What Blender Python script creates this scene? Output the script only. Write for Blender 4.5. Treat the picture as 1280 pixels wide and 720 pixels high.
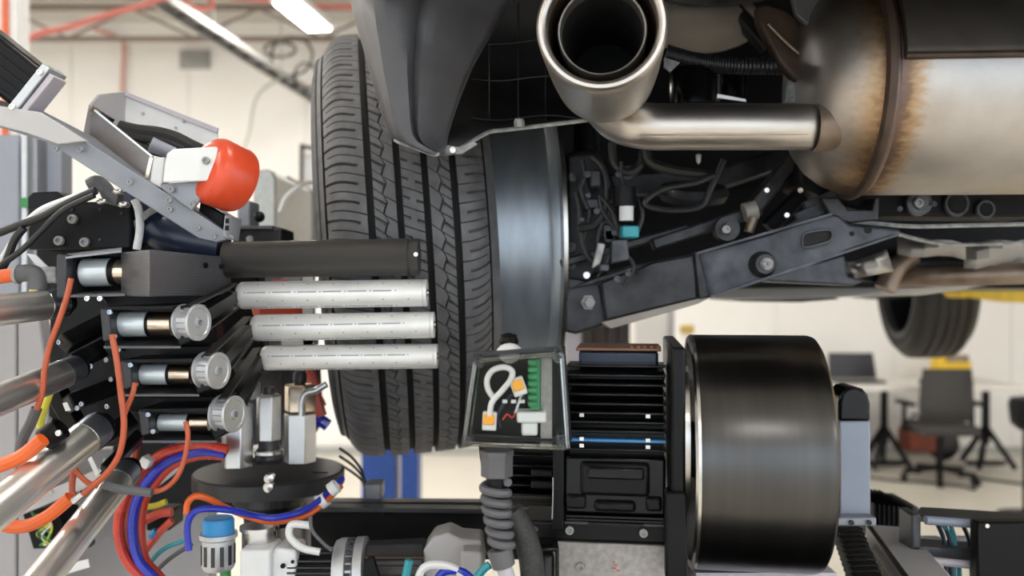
import bpy, bmesh, math, random
from mathutils import Vector, Matrix, Euler
random.seed(7)
for o in list(bpy.data.objects): bpy.data.objects.remove(o)
sc = bpy.context.scene
V = Vector
PI = math.pi
F = 1100.0      # focal length in pixels of a 1280 px wide frame
H = 1.7         # camera height

# ------------------------------------------------------------------ camera, world, lights, exposure
cd = bpy.data.cameras.new('camera'); cam = bpy.data.objects.new('camera', cd); sc.collection.objects.link(cam)
cam.location = (0, 0, H); cam.rotation_euler = (PI/2, 0, 0)
cd.sensor_width = 36; cd.lens = 36*F/1280; cd.clip_start = .02; cd.clip_end = 60
cd.dof.use_dof = True; cd.dof.focus_distance = .93; cd.dof.aperture_fstop = 3.8
sc.camera = cam
w = bpy.data.worlds.new('sky'); sc.world = w; w.use_nodes = True
w.node_tree.nodes['Background'].inputs[0].default_value = (.80, .90, 1.0, 1)
w.node_tree.nodes['Background'].inputs[1].default_value = 2.7
sc.view_settings.view_transform = 'Standard'; sc.view_settings.look = 'None'
sc.view_settings.gamma = 1; sc.view_settings.use_curve_mapping = False
sc.view_settings.exposure = 0.0
LAMP = 56.0     # emission of the ceiling tubes

# ------------------------------------------------------------------ helpers
def P(x, y, d): return V(((x-640)/F*d, d, H+(360-y)/F*d))
def PL(pts, d): return [P(p[0], p[1], p[2] if len(p) > 2 else d) for p in pts]
def frame(a):
    a = V(a).normalized()
    up = V((0, 0, 1)) if abs(a.z) < .9 else V((0, 1, 0))
    u = a.cross(up).normalized(); v = u.cross(a).normalized()
    return a, u, v
def catmull(pts, k=6):
    if len(pts) < 3: return list(pts)
    q = [pts[0]*2-pts[1]] + list(pts) + [pts[-1]*2-pts[-2]]
    out = []
    for i in range(1, len(q)-2):
        a, b, c, d = q[i-1], q[i], q[i+1], q[i+2]
        for j in range(k):
            t = j/k
            out.append(.5*((2*b)+(c-a)*t+(2*a-5*b+4*c-d)*t*t+(3*b-a-3*c+d)*t**3))
    out.append(q[-2])
    return out

class B:
    def __init__(s): s.v = []; s.f = []
    def add(s, vs, fs):
        n = len(s.v); s.v += [V(p) for p in vs]; s.f += [tuple(i+n for i in f) for f in fs]; return s
    def box(s, c, size, rot=None):
        c = V(c); x, y, z = (k/2 for k in size)
        vs = [V((i, j, k)) for i in (-x, x) for j in (-y, y) for k in (-z, z)]
        if rot is not None:
            m = Euler(rot).to_matrix() if not isinstance(rot, Matrix) else rot
            vs = [m @ p for p in vs]
        return s.add([p+c for p in vs], [(0,1,3,2),(4,6,7,5),(0,4,5,1),(2,3,7,6),(0,2,6,4),(1,5,7,3)])
    def sbox(s, x0, y0, x1, y1, d0, d1):
        a = P(x0, y0, d0); b = P(x1, y1, d0)
        return s.box(((a.x+b.x)/2, (d0+d1)/2, (a.z+b.z)/2), (abs(b.x-a.x), abs(d1-d0), abs(a.z-b.z)))
    def bar(s, p0, p1, w, h, up=(0, 0, 1)):
        p0, p1 = V(p0), V(p1); a = (p1-p0).normalized(); u = a.cross(V(up))
        if u.length < 1e-4: u = a.cross(V((0, 1, 0)))
        u = u.normalized(); v = u.cross(a)
        vs = []
        for p in (p0, p1):
            for i, j in ((-1,-1),(1,-1),(1,1),(-1,1)): vs.append(p+u*i*w/2+v*j*h/2)
        return s.add(vs, [(0,1,2,3),(7,6,5,4),(0,4,5,1),(1,5,6,2),(2,6,7,3),(3,7,4,0)])
    def lathe(s, o, ax, prof, n=32, a0=0, a1=2*PI, squash=1.0):
        o = V(o); a, u, v = frame(ax); full = abs(a1-a0-2*PI) < 1e-6
        m = n if full else n+1
        vs = []
        for t, r in prof:
            for i in range(m):
                th = a0+(a1-a0)*i/n
                vs.append(o+a*t+(u*math.cos(th)+v*math.sin(th)*squash)*max(r, 1e-5))
        fs = []
        for k in range(len(prof)-1):
            for i in range(n):
                j = (i+1) % m
                fs.append((k*m+i, k*m+j, (k+1)*m+j, (k+1)*m+i))
        return s.add(vs, fs)
    def cyl(s, p0, p1, r, r1=None, n=24):
        p0, p1 = V(p0), V(p1); L = (p1-p0).length; r1 = r if r1 is None else r1
        return s.lathe(p0, p1-p0, [(0, 0), (0, r), (L, r1), (L, 0)], n)
    def scyl(s, x0, y0, x1, y1, rp, d0, d1=None, n=24):
        d1 = d1 or d0
        return s.cyl(P(x0, y0, d0), P(x1, y1, d1), rp*d0/F, n=n)
    def tube(s, pts, r, n=8, k=6):
        pts = catmull([V(p) for p in pts], k); m = len(pts); vs = []; u = None
        for i, p in enumerate(pts):
            t = (pts[min(i+1, m-1)]-pts[max(i-1, 0)]).normalized()
            if u is None: _, u, _ = frame(t)
            u = (u-t*u.dot(t)).normalized(); v = t.cross(u)
            for j in range(n):
                th = 2*PI*j/n; vs.append(p+(u*math.cos(th)+v*math.sin(th))*r)
        fs = [(i*n+j, i*n+(j+1) % n, (i+1)*n+(j+1) % n, (i+1)*n+j) for i in range(m-1) for j in range(n)]
        fs += [tuple(range(n))[::-1], tuple((m-1)*n+j for j in range(n))]
        return s.add(vs, fs)
    def prism(s, pts, vec):
        n = len(pts); vec = V(vec); pts = [V(p) for p in pts]
        fs = [tuple(range(n)), tuple(range(2*n-1, n-1, -1))] + [(i, (i+1) % n, n+(i+1) % n, n+i) for i in range(n)]
        return s.add(pts+[p+vec for p in pts], fs)
    def ring(s, outer, inner, vec):      # a plate with a hole: two point loops of equal length
        n = len(outer); vec = V(vec); q = [V(p) for p in outer]+[V(p) for p in inner]
        q2 = [p+vec for p in q]; fs = []
        for i in range(n):
            j = (i+1) % n
            fs += [(i, j, n+j, n+i), (2*n+j, 2*n+i, 3*n+i, 3*n+j), (i, 2*n+i, 2*n+j, j), (n+i, n+j, 3*n+j, 3*n+i)]
        return s.add(q+q2, fs)
    def ball(s, c, r, sc_=(1, 1, 1), n=14, m=8):
        c = V(c); vs = []; fs = []
        for i in range(m+1):
            ph = PI*i/m
            for j in range(n):
                th = 2*PI*j/n
                vs.append(c+V((sc_[0]*r*math.sin(ph)*math.cos(th), sc_[1]*r*math.sin(ph)*math.sin(th), sc_[2]*r*math.cos(ph))))
        for i in range(m):
            for j in range(n): fs.append((i*n+j, i*n+(j+1) % n, (i+1)*n+(j+1) % n, (i+1)*n+j))
        return s.add(vs, fs)
    def sheet(s, rows):
        n = len(rows[0]); vs = [p for r in rows for p in r]
        return s.add(vs, [(i*n+j, i*n+j+1, (i+1)*n+j+1, (i+1)*n+j) for i in range(len(rows)-1) for j in range(n-1)])

ORG = {}
def mesh_of(name, b, off, smooth=35):
    me = bpy.data.meshes.new(name)
    bm = bmesh.new()
    vs = [bm.verts.new(p-off) for p in b.v]
    for f in b.f:
        try: bm.faces.new([vs[i] for i in f])
        except ValueError: pass
    bmesh.ops.remove_doubles(bm, verts=bm.verts, dist=2e-6)
    bmesh.ops.recalc_face_normals(bm, faces=bm.faces)
    bm.to_mesh(me); bm.free()
    if smooth:
        me.shade_smooth(); me.set_sharp_from_angle(angle=math.radians(smooth))
    return me
def obj(name, b, m, parent=None, bevel=0, solid=0, smooth=35, label=None):
    if parent is not None: off = ORG[parent.name]
    else:
        xs = [p.x for p in b.v]; ys = [p.y for p in b.v]; zs = [p.z for p in b.v]
        off = V(((min(xs)+max(xs))/2, (min(ys)+max(ys))/2, min(zs)))
    o = bpy.data.objects.new(name, mesh_of(name, b, off, smooth)); sc.collection.objects.link(o)
    o.data.materials.append(m)
    if parent is not None: o.parent = parent; ORG[o.name] = off
    else: o.location = off; ORG[o.name] = off
    if solid:
        md = o.modifiers.new('solid', 'SOLIDIFY'); md.thickness = solid; md.offset = 0
    if bevel:
        md = o.modifiers.new('bevel', 'BEVEL'); md.width = bevel; md.segments = 2; md.limit_method = 'ANGLE'; md.angle_limit = .6
    if label: o['label'] = label
    return o
def tag(o, label, cat, group=None):
    o['label'] = label; o['category'] = cat
    if group: o['group'] = group
    return o
def thing(name, label, cat, loc, group=None):
    o = bpy.data.objects.new(name, None); sc.collection.objects.link(o); o.empty_display_size = .05
    o.location = loc; ORG[o.name] = V(loc)
    return tag(o, label, cat, group)
def one(name, b, m, label, cat, group=None, **k): return tag(obj(name, b, m, None, **k), label, cat, group)
def struct(name, b, m, **k):
    o = obj(name, b, m, None, **k); o['kind'] = 'structure'; return o
_bolt = {}
def bolt(parent, p, n, r, m, hexed=False, name='bolt'):
    key = (hexed, m.name)
    if key not in _bolt:
        b = B()
        if hexed: b.lathe((0,0,0), (0,0,1), [(0,0),(0,1.35),(.12,1.35),(.12,1.0),(.75,1.0),(.85,.85),(.85,0)], 6)
        else: b.lathe((0,0,0), (0,0,1), [(0,0),(0,1),(.75,1),(.9,.88),(.9,.52),(.45,.45),(.45,0)], 14)
        me = mesh_of('bolt', b, V((0,0,0))); me.materials.append(m); _bolt[key] = me
    o = bpy.data.objects.new(name, _bolt[key]); sc.collection.objects.link(o); o.parent = parent
    q = V(n).to_track_quat('Z', 'Y')
    o.matrix_local = Matrix.Translation(V(p)-ORG[parent.name]) @ q.to_matrix().to_4x4() @ Matrix.Scale(r, 4)
    ORG[o.name] = ORG[parent.name]
    return o
TOC = V((0, -1, 0))   # facing the photographer

# ------------------------------------------------------------------ materials
def mat(name, col, rough=.5, metal=0., var=.12, scale=40., bump=0., bscale=None, stretch=(1,1,1), spec=.5, col2=None, coat=0., rvar=.15):
    m = bpy.data.materials.new(name); m.use_nodes = True; nt = m.node_tree; N = nt.nodes; L = nt.links
    bs = N['Principled BSDF']; bs.inputs['Metallic'].default_value = metal
    bs.inputs['Specular IOR Level'].default_value = spec; bs.inputs['Coat Weight'].default_value = coat
    tc = N.new('ShaderNodeTexCoord'); mp = N.new('ShaderNodeMapping'); mp.inputs['Scale'].default_value = stretch
    L.new(tc.outputs['Object'], mp.inputs[0])
    nz = N.new('ShaderNodeTexNoise'); nz.inputs['Scale'].default_value = scale; nz.inputs['Detail'].default_value = 5
    L.new(mp.outputs[0], nz.inputs['Vector'])
    rp = N.new('ShaderNodeValToRGB'); rp.color_ramp.elements[0].position = .3; rp.color_ramp.elements[1].position = .7
    c2 = col2 or tuple(min(1, c*(1+var)) for c in col)
    c1 = tuple(c*(1-var) for c in col) if not col2 else col
    rp.color_ramp.elements[0].color = (*c1, 1); rp.color_ramp.elements[1].color = (*c2, 1)
    L.new(nz.outputs['Fac'], rp.inputs[0]); L.new(rp.outputs[0], bs.inputs['Base Color'])
    mr = N.new('ShaderNodeMapRange'); mr.inputs['To Min'].default_value = max(.02, rough*(1-rvar)); mr.inputs['To Max'].default_value = min(1, rough*(1+rvar))
    L.new(nz.outputs['Fac'], mr.inputs[0]); L.new(mr.outputs[0], bs.inputs['Roughness'])
    if bump:
        n2 = N.new('ShaderNodeTexNoise'); n2.inputs['Scale'].default_value = bscale or scale*4; n2.inputs['Detail'].default_value = 3
        L.new(mp.outputs[0], n2.inputs['Vector'])
        bp = N.new('ShaderNodeBump'); bp.inputs['Strength'].default_value = bump; bp.inputs['Distance'].default_value = .002
        L.new(n2.outputs['Fac'], bp.inputs['Height']); L.new(bp.outputs[0], bs.inputs['Normal'])
    return m
def emit(name, col, s):
    m = bpy.data.materials.new(name); m.use_nodes = True; b = m.node_tree.nodes['Principled BSDF']
    b.inputs['Base Color'].default_value = (*col, 1); b.inputs['Emission Color'].default_value = (*col, 1); b.inputs['Emission Strength'].default_value = s
    return m
M = {}
M['wall'] = mat('wall_paint', (.88, .86, .835), .7, var=.02, scale=2)
M['ceil'] = mat('ceiling_paint', (.62, .60, .56), .8, var=.06, scale=3)
M['floor'] = mat('floor_epoxy', (.66, .62, .54), .35, var=.05, scale=1.5)
M['white'] = mat('white_paint', (.78, .78, .79), .35, var=.04)
M['joist'] = mat('joist_steel', (.25, .20, .17), .6)
M['redhose'] = mat('red_hose', (.62, .10, .07), .35)
M['airline'] = mat('faded_red_hose', (.62, .19, .16), .4)
M['pinkpipe'] = mat('faded_red_conduit', (.62, .33, .28), .5)
M['galv'] = mat('galvanised', (.42, .42, .40), .45, .7, scale=60)
M['blackp'] = mat('black_plastic', (.006, .006, .007), .42, scale=90, bump=.05, spec=.18)
M['blackm'] = mat('black_anodised', (.005, .005, .006), .33, .0, scale=120, spec=.18)
M['blackgloss'] = mat('black_gloss', (.004, .004, .005), .16, .0, scale=60, spec=.28)
M['darkm'] = mat('dark_metal', (.035, .035, .040), .38, .3, scale=70, bump=.05)
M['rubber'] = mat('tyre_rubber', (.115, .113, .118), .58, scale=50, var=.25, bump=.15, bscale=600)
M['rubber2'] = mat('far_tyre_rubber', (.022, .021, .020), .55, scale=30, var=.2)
M['groove'] = mat('groove_rubber', (.008, .008, .009), .8)
M['cable'] = mat('black_cable', (.014, .014, .015), .5)
M['orange'] = mat('orange_cable', (.44, .085, .032), .34, var=.12)
M['orangeb'] = mat('bright_orange_hose', (.72, .12, .02), .35, var=.06)
M['bumperorange'] = mat('orange_urethane', (.66, .070, .024), .33, var=.06, scale=20)
M['red'] = mat('red_air_hose', (.55, .045, .025), .28)
M['blue'] = mat('blue_air_hose', (.02, .035, .42), .25)
M['bluecap'] = mat('blue_plastic', (.03, .27, .62), .4)
M['bluepost'] = mat('blue_paint', (.02, .07, .30), .4)
M['teal'] = mat('teal_plastic', (.03, .30, .36), .45)
M['green'] = mat('green_wire', (.03, .22, .06), .4)
M['yellow'] = mat('yellow_paint', (.80, .52, .02), .45)
M['yellowg'] = mat('yellow_green_wire', (.65, .60, .05), .4)
M['pearl'] = mat('white_plastic', (.72, .73, .74), .4, var=.03)
M['steel'] = mat('turned_steel', (.80, .78, .75), .30, .95, scale=25, var=.05)
M['steelb'] = mat('blue_grey_steel', (.42, .46, .54), .36, 1., scale=40, var=.08)
M['alu'] = mat('aluminium', (.52, .54, .57), .42, .75, scale=70, var=.06)
M['alum'] = mat('matte_aluminium', (.26, .275, .31), .5, .45, scale=60, var=.08)
M['brushed'] = mat('brushed_dark_steel', (.17, .15, .14), .34, 1., scale=14, var=.35)
M['gold'] = mat('nickel_gearhead', (.70, .58, .46), .25, 1., var=.08)
M['motorw'] = mat('motor_can', (.62, .68, .72), .3, .35, var=.05)
M['greyp'] = mat('grey_panel', (.44, .43, .44), .5, var=.05, scale=8)
M['greyb'] = mat('blue_grey_panel', (.28, .30, .36), .45, var=.06, scale=12)
M['lilac'] = mat('sheet_edge', (.48, .45, .50), .5, var=.05)
M['fender'] = mat('bumper_plastic', (.072, .072, .082), .46, scale=35, var=.12, bump=.12, bscale=700)
M['liner'] = mat('liner_plastic', (.009, .009, .010), .5, scale=25, var=.5, bump=.1)
M['dusty'] = mat('dusty_steel', (.022, .024, .030), .38, .35, scale=28, var=.1, col2=(.105, .108, .125), bump=.1)
M['dusty2'] = mat('dusty_black', (.010, .010, .013), .42, .2, scale=35, col2=(.050, .051, .058), bump=.1)
M['edge'] = mat('scuff_highlight_edge', (.30, .30, .30), .5, .2, scale=80, var=.4)  # worn edges, and the painted highlight on the bumper rim
M['beige'] = mat('sill_coating', (.34, .31, .28), .55, .2, scale=10, var=.15)
M['rusty'] = mat('rusted_pipe', (.18, .12, .085), .45, .6, scale=18, col2=(.34, .27, .21))
M['brown'] = mat('brown_bracket', (.070, .045, .032), .5, .4, scale=25, var=.35)
M['foil'] = mat('heat_shield', (.48, .46, .44), .4, .8, scale=30, var=.15, bump=.3, bscale=80)
M['dark'] = mat('underbody_black', (.006, .006, .007), .6, scale=8, var=.4, spec=.2)
M['bagred'] = mat('dark_red_canvas', (.22, .05, .025), .7, var=.3, scale=8)
M['deskw'] = mat('desk_laminate', (.78, .75, .71), .4, var=.02)
M['chair'] = mat('chair_fabric', (.045, .042, .042), .7, var=.1)
M['screen'] = mat('screen_dark', (.035, .033, .036), .3)
M['brownp'] = mat('brown_cabinet', (.035, .022, .018), .5, scale=5, stretch=(8, 1, .3), var=.3)
M['copper'] = mat('copper_lid', (.20, .10, .06), .4, .5)
M['bluefin'] = mat('fin_blue', (.05, .20, .46), .3)  # blue front of a single motor fin
M['navy'] = mat('navy_box', (.010, .018, .045), .3)
M['pcb'] = mat('green_terminal', (.02, .22, .075), .4)
M['tape'] = mat('terminal_orange', (.95, .42, .03), .35, var=.04)
M['stone'] = mat('grained_plate', (.33, .31, .30), .55, .3, scale=160, var=.2, bump=.1)
M['conduit'] = mat('grey_conduit', (.095, .095, .105), .5, var=.1)
M['hexsteel'] = mat('hex_socket_steel', (.58, .59, .61), .3, .95, scale=30, var=.06)
M['brass'] = mat('brass', (.55, .40, .12), .35, .8)
M['redink'] = mat('red_marker', (.45, .08, .07), .6)
M['bracketm'] = mat('bracket_grey', (.075, .078, .088), .42, .2, scale=50)
M['postg'] = mat('post_blue_grey', (.26, .29, .37), .45, .1, scale=20, var=.04)
M['barrel'] = mat('wheel_barrel_metal', (.33, .37, .42), .40, .75, scale=14, var=.12, stretch=(4, 1, 1))
M['lip'] = mat('wheel_lip_metal', (.62, .61, .60), .25, 1., scale=20, var=.08)
M['holes'] = mat('roller_pits', (.34, .35, .37), .5)

def layered(name, c1, c2, sc_, axis, rough=.4):       # 3D-printed plastic with visible layers
    m = mat(name, c1, rough, 0, var=.2, scale=60); nt = m.node_tree; N = nt.nodes; L = nt.links; bs = N['Principled BSDF']
    tc = N.new('ShaderNodeTexCoord'); wv = N.new('ShaderNodeTexWave'); wv.bands_direction = axis
    wv.inputs['Scale'].default_value = sc_; wv.inputs['Distortion'].default_value = 1.2; wv.inputs['Detail'].default_value = 2
    L.new(tc.outputs['Object'], wv.inputs['Vector'])
    bp = N.new('ShaderNodeBump'); bp.inputs['Strength'].default_value = .5; bp.inputs['Distance'].default_value = .001
    L.new(wv.outputs['Fac'], bp.inputs['Height']); L.new(bp.outputs[0], bs.inputs['Normal'])
    mx = N.new('ShaderNodeMix'); mx.data_type = 'RGBA'
    mx.inputs[6].default_value = (*c1, 1); mx.inputs[7].default_value = (*c2, 1)
    L.new(wv.outputs['Fac'], mx.inputs[0]); L.new(mx.outputs[2], bs.inputs['Base Color'])
    return m
M['print'] = layered('printed_block', (.075, .073, .080), (.110, .108, .120), 260, 'Z')
M['printtube'] = layered('printed_sleeve', (.026, .023, .022), (.046, .042, .040), 240, 'Z', .36)

def heat(name):       # muffler steel with heat tint beside the weld (stain in metres from the weld, along the muffler)
    m = mat(name, (.50, .475, .46), .44, 1., scale=26, var=.10, bump=.08, bscale=30); nt = m.node_tree; N = nt.nodes; L = nt.links; bs = N['Principled BSDF']
    base = bs.inputs['Base Color'].links[0].from_socket
    at = N.new('ShaderNodeAttribute'); at.attribute_name = 'weld'
    nz = N.new('ShaderNodeTexNoise'); nz.inputs['Scale'].default_value = 38; nz.inputs['Detail'].default_value = 4
    mm = N.new('ShaderNodeMath'); mm.operation = 'MULTIPLY_ADD'; mm.inputs[1].default_value = .028; mm.inputs[2].default_value = -.014
    L.new(nz.outputs['Fac'], mm.inputs[0])
    ad = N.new('ShaderNodeMath'); ad.operation = 'ADD'; L.new(at.outputs['Fac'], ad.inputs[0]); L.new(mm.outputs[0], ad.inputs[1])
    mr = N.new('ShaderNodeMapRange'); mr.inputs['From Min'].default_value = -.07; mr.inputs['From Max'].default_value = .07
    L.new(ad.outputs[0], mr.inputs[0])
    r = N.new('ShaderNodeValToRGB'); e = r.color_ramp.elements
    e[0].position = 0; e[0].color = (1, 1, 1, 1); e[1].position = 1; e[1].color = (1, 1, 1, 1)
    for pos, c in ((.18, (.95, .9, .85)), (.33, (.85, .62, .40)), (.42, (.48, .30, .18)), (.5, (.30, .24, .24)), (.57, (.42, .28, .20)), (.64, (.85, .62, .40)), (.74, (1, .97, .94))):
        k = e.new(pos); k.color = (*c, 1)
    L.new(mr.outputs[0], r.inputs[0])
    mx = N.new('ShaderNodeMix'); mx.data_type = 'RGBA'; mx.blend_type = 'MULTIPLY'; mx.inputs[0].default_value = 1
    L.new(base, mx.inputs[6]); L.new(r.outputs[0], mx.inputs[7]); L.new(mx.outputs[2], bs.inputs['Base Color'])
    return m
M['muffler'] = heat('muffler_steel')
M['exh'] = mat('exhaust_steel', (.60, .555, .515), .38, 1., scale=22, var=.07)
M['tipring'] = mat('sooty_inner_ring', (.24, .22, .20), .45, .8, var=.15)
M['sill'] = mat('pale_sill_coating', (.60, .56, .52), .6, scale=10, var=.12)
M['shield'] = mat('shaded_shell_steel', (.060, .052, .045), .55, .5, scale=20, var=.2)  # dark tone paints the shade on the muffler's upper half
def clear(name, ior=1.2):
    m = bpy.data.materials.new(name); m.use_nodes = True; nt = m.node_tree; N = nt.nodes; L = nt.links
    for n in list(N): N.remove(n)
    out = N.new('ShaderNodeOutputMaterial'); mx = N.new('ShaderNodeMixShader'); tr = N.new('ShaderNodeBsdfTransparent'); gl = N.new('ShaderNodeBsdfGlossy')
    tr.inputs[0].default_value = (.93, .94, .93, 1); gl.inputs['Roughness'].default_value = .06
    fr = N.new('ShaderNodeFresnel'); fr.inputs[0].default_value = ior
    L.new(fr.outputs[0], mx.inputs[0]); L.new(tr.outputs[0], mx.inputs[1]); L.new(gl.outputs[0], mx.inputs[2]); L.new(mx.outputs[0], out.inputs[0])
    return m
M['clear'] = clear('clear_polycarbonate')
M['cleare'] = clear('clear_polycarbonate_edge', 1.75)
M['lamp'] = emit('tube_light', (1, .96, .90), LAMP)

# ------------------------------------------------------------------ the room
XL, XR, YB, YF, ZC = -7.5, 7.5, -7.0, 9.0, 4.42
struct('floor', B().box(((XL+XR)/2, (YB+YF)/2, -.05), (XR-XL, YF-YB, .1)), M['floor'], smooth=0)
struct('ceiling', B().box(((XL+XR)/2, (YB+YF)/2, ZC+.05), (XR-XL, YF-YB, .1)), M['ceil'], smooth=0)
wf = struct('wall_far', B().box(((XL+XR)/2, YF+.06, ZC/2), (XR-XL+.4, .12, ZC)), M['wall'], smooth=0)
for x in (-6.3, -5.1, -3.9, -2.7, -1.5, -.3, .9, 2.1, 3.3, 4.5, 5.7):       # cladding panels of the far wall
    obj('panel', B().box((x, YF-.006, ZC/2+.05), (1.192, .012, ZC-.1)), M['wall'], wf, bevel=.003)
struct('wall_left', B().box((XL-.06, (YB+YF)/2, ZC/2), (.12, YF-YB, ZC)), M['wall'], smooth=0)
wr = B(); wr.box((XR+.06, 4.5, ZC/2), (.12, 9, ZC)).box((XR+.06, -6.25, ZC/2), (.12, 1.5, ZC)).box((XR+.06, -2.75, 4.1), (.12, 5.5, .65))
struct('wall_right', wr, M['wall'], smooth=0)
# wall behind the photographer: two open roller-door bays that let the daylight in
wb = B(); wb.box((0, YB-.06, 4.1), (XR-XL, .12, .65))
for x, s in ((-7.1, .8), (-.1, .6), (7.1, .8)): wb.box((x, YB-.06, 1.9), (s, .12, 3.8))
struct('wall_back', wb, M['wall'], smooth=0)
struct('ground_outside', B().box((0, -20, -.06), (60, 26, .1)), M['floor'], smooth=0)
struct('baseboard_far', B().box((0, YF-.02, .04), (XR-XL, .03, .08)), M['galv'], smooth=0)

# ceiling joists
for k, y in enumerate((8.45, 7.2)):
    t = thing('roof_joist', ['open-web steel roof joist closest to the far white wall', 'open-web steel roof joist above the lit tube lamp', 'roof joist over the middle of the shop', 'roof joist above the lifted car', 'roof joist above the photographer', 'roof joist by the open bay doors'][k], 'joist', (0, y, ZC-.34), 'roof joists')
    obj('chord', B().box((0, y, ZC-.33), (XR-XL, .05, .045)), M['joist'], t)
    obj('chord', B().box((0, y, ZC-.03), (XR-XL, .05, .045)), M['joist'], t)
    wb_ = B(); n = 24
    for i in range(n):
        x0 = XL+.2+i*(XR-XL-.4)/n; x1 = x0+(XR-XL-.4)/n
        wb_.bar((x0, y, ZC-.32 if i % 2 else ZC-.04), (x1, y, ZC-.04 if i % 2 else ZC-.32), .022, .022, (0, 1, 0))
    obj('web', wb_, M['joist'], t)
# lamps
def lamp(p0, p1, label, w=.30):
    p0, p1 = V(p0), V(p1); t = thing('ceiling_lamp', label, 'lamp', (p0+p1)/2, 'ceiling lamps')
    obj('housing', B().bar(p0+V((0, 0, .035)), p1+V((0, 0, .035)), w, .06), M['white'], t, bevel=.004)
    a = (p1-p0).normalized()*.03
    obj('diffuser', B().bar(p0+a, p1-a, w-.06, .012), M['lamp'], t)
    for p in (p0, p1):
        q = p+(p1-p0)*(.15 if p is p0 else -.15); obj('hanger', B().cyl(q+V((0, 0, .06)), V((q.x, q.y, ZC)), .004, n=6), M['galv'], t)
lamp(P(356, 2, 6.55), V((P(399, 30, 7.25).x, 7.3, P(356, 2, 6.55).z)), 'lit tube lamp hanging under the ceiling above the tyre', .24)
k = 0
for x in (-5.6, -3.4, .6, 3.6, 6.0):
    for y in (6.1, 3.6, .4, -3.4):
        if (x, y) in ((3.6, 6.1), (6.0, 6.1), (3.6, 3.6)): continue
        lamp((x-.6, y, 4.02 if y < 5 else 4.02), (x+.6, y, 4.02), 'tube lamp out of the picture, row %s of the shop ceiling, bay %s' % ('one two three four'.split()[(6.1, 3.6, .4, -3.4).index(y)], 'one two three four five'.split()[(-5.6, -3.4, .6, 3.6, 6.0).index(x)]))

# cable ladder with its cables
t = thing('cable_ladder', 'grey cable ladder running back under the ceiling on the left', 'cable tray', (-2.1, 7, 3.55))
a0, a1 = P(196, -6, 5.7), P(402, 118, 8.9); a0.z = a1.z = 3.58
side = V((.075, .012, 0))
for s in (-1, 1): obj('side_rail', B().bar(a0+side*s, a1+side*s, .018, .045), M['galv'], t)
for i in range(12): p = a0+(a1-a0)*(i+.5)/12; obj('rung', B().bar(p-side, p+side, .03, .02), M['conduit'], t)
for i, p in enumerate((.2, .6)):
    q = a0+(a1-a0)*p; obj('hanger_rod', B().cyl(q+side, V((q.x+side.x, q.y, ZC)), .005, n=6), M['galv'], t)
for i in range(4):
    b = B(); o = side*(-.6+.4*i)
    b.tube([a0+o+V((0, 0, .03))]+[a0+(a1-a0)*f+o+V((0, 0, random.uniform(.028, .034))) for f in (.2, .4, .55, .7, .85)]+[a1+o+V((0, 0, .03))], .012, 6, 4)
    one('ladder_cable', b, M['conduit'] if i % 2 else M['cable'], ['dark cable along the outer rail of the cable ladder', 'grey cable in the middle of the cable ladder', 'dark cable in the middle of the cable ladder', 'grey cable along the inner rail of the cable ladder'][i], 'cable', 'cables on the ladder')
for i, (cx, cy, rx, ry) in enumerate(((365, 70, 26, 24), (350, 62, 20, 9), (382, 95, 14, 16))):
    b = B(); pts = [P(cx+rx*math.cos(th), cy+ry*math.sin(th), 7.9+.25*math.sin(th*2)) for th in [j*2*PI/10+.4 for j in range(11)]]
    b.tube(pts, .012, 6, 5)
    one('cable_coil', b, M['cable'], ['large loop of black cable hanging from the cable ladder', 'flat loop of black cable over the cable ladder', 'small loop of black cable at the end of the ladder'][i], 'cable', 'cable loops at the ladder')
one('hanging_cable', B().tube([a0.lerp(a1, .62)+side*1.25+V((0, 0, .0))]+PL([(322, 120), (312, 165), (303, 195), (300, 240)], 8.2), .012, 6), M['galv'], 'thin grey cable hanging down in front of the white wall', 'cable')
# red air line and pipes
one('red_air_line', B().tube([P(14, 66, 4.2), P(45, 44, 4.3), P(90, 33, 4.5), P(140, 17, 4.7), P(205, -2, 5.0), P(240, -20, 5.2)], .017, 8), M['airline'], 'red air hose drooping across the upper left corner', 'hose')
one('red_hose_loop', B().tube([P(228, -8, 5.2), P(236, 5, 5.3), P(252, 11, 5.3), P(264, 9, 5.3), P(266, 3, 5.3), P(250, -8, 5.2)], .014, 8), M['airline'], 'small loop of red hose beside the cable ladder', 'hose')
one('red_ceiling_pipe', B().tube([P(285, -4, 6.8), P(340, 1, 6.9), P(380, 6, 7), P(440, 9, 7.2), P(520, 12, 7.4)], .022, 8), M['airline'], 'red pipe running below the ceiling near the tube lamp', 'pipe')
one('wall_conduit', B().tube([P(118, 36, 8.93), P(140, 44, 8.93), P(153, 52, 8.93), P(155, 62, 8.93), P(153, 110, 8.93), P(152, 190, 8.93)], .022, 8), M['pinkpipe'], 'faded red conduit bent down the white wall', 'conduit')
t = thing('wall_vent', 'grey louvred vent high on the white wall', 'vent', P(242, 86, 8.96))
obj('frame', B().sbox(224, 62, 261, 85, 8.93, 8.985), M['galv'], t, bevel=.005)
for i in range(6): obj('louvre', B().sbox(227, 64.5+i*3.3, 258, 66.5+i*3.3, 8.90, 8.94), M['galv'], t)
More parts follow.
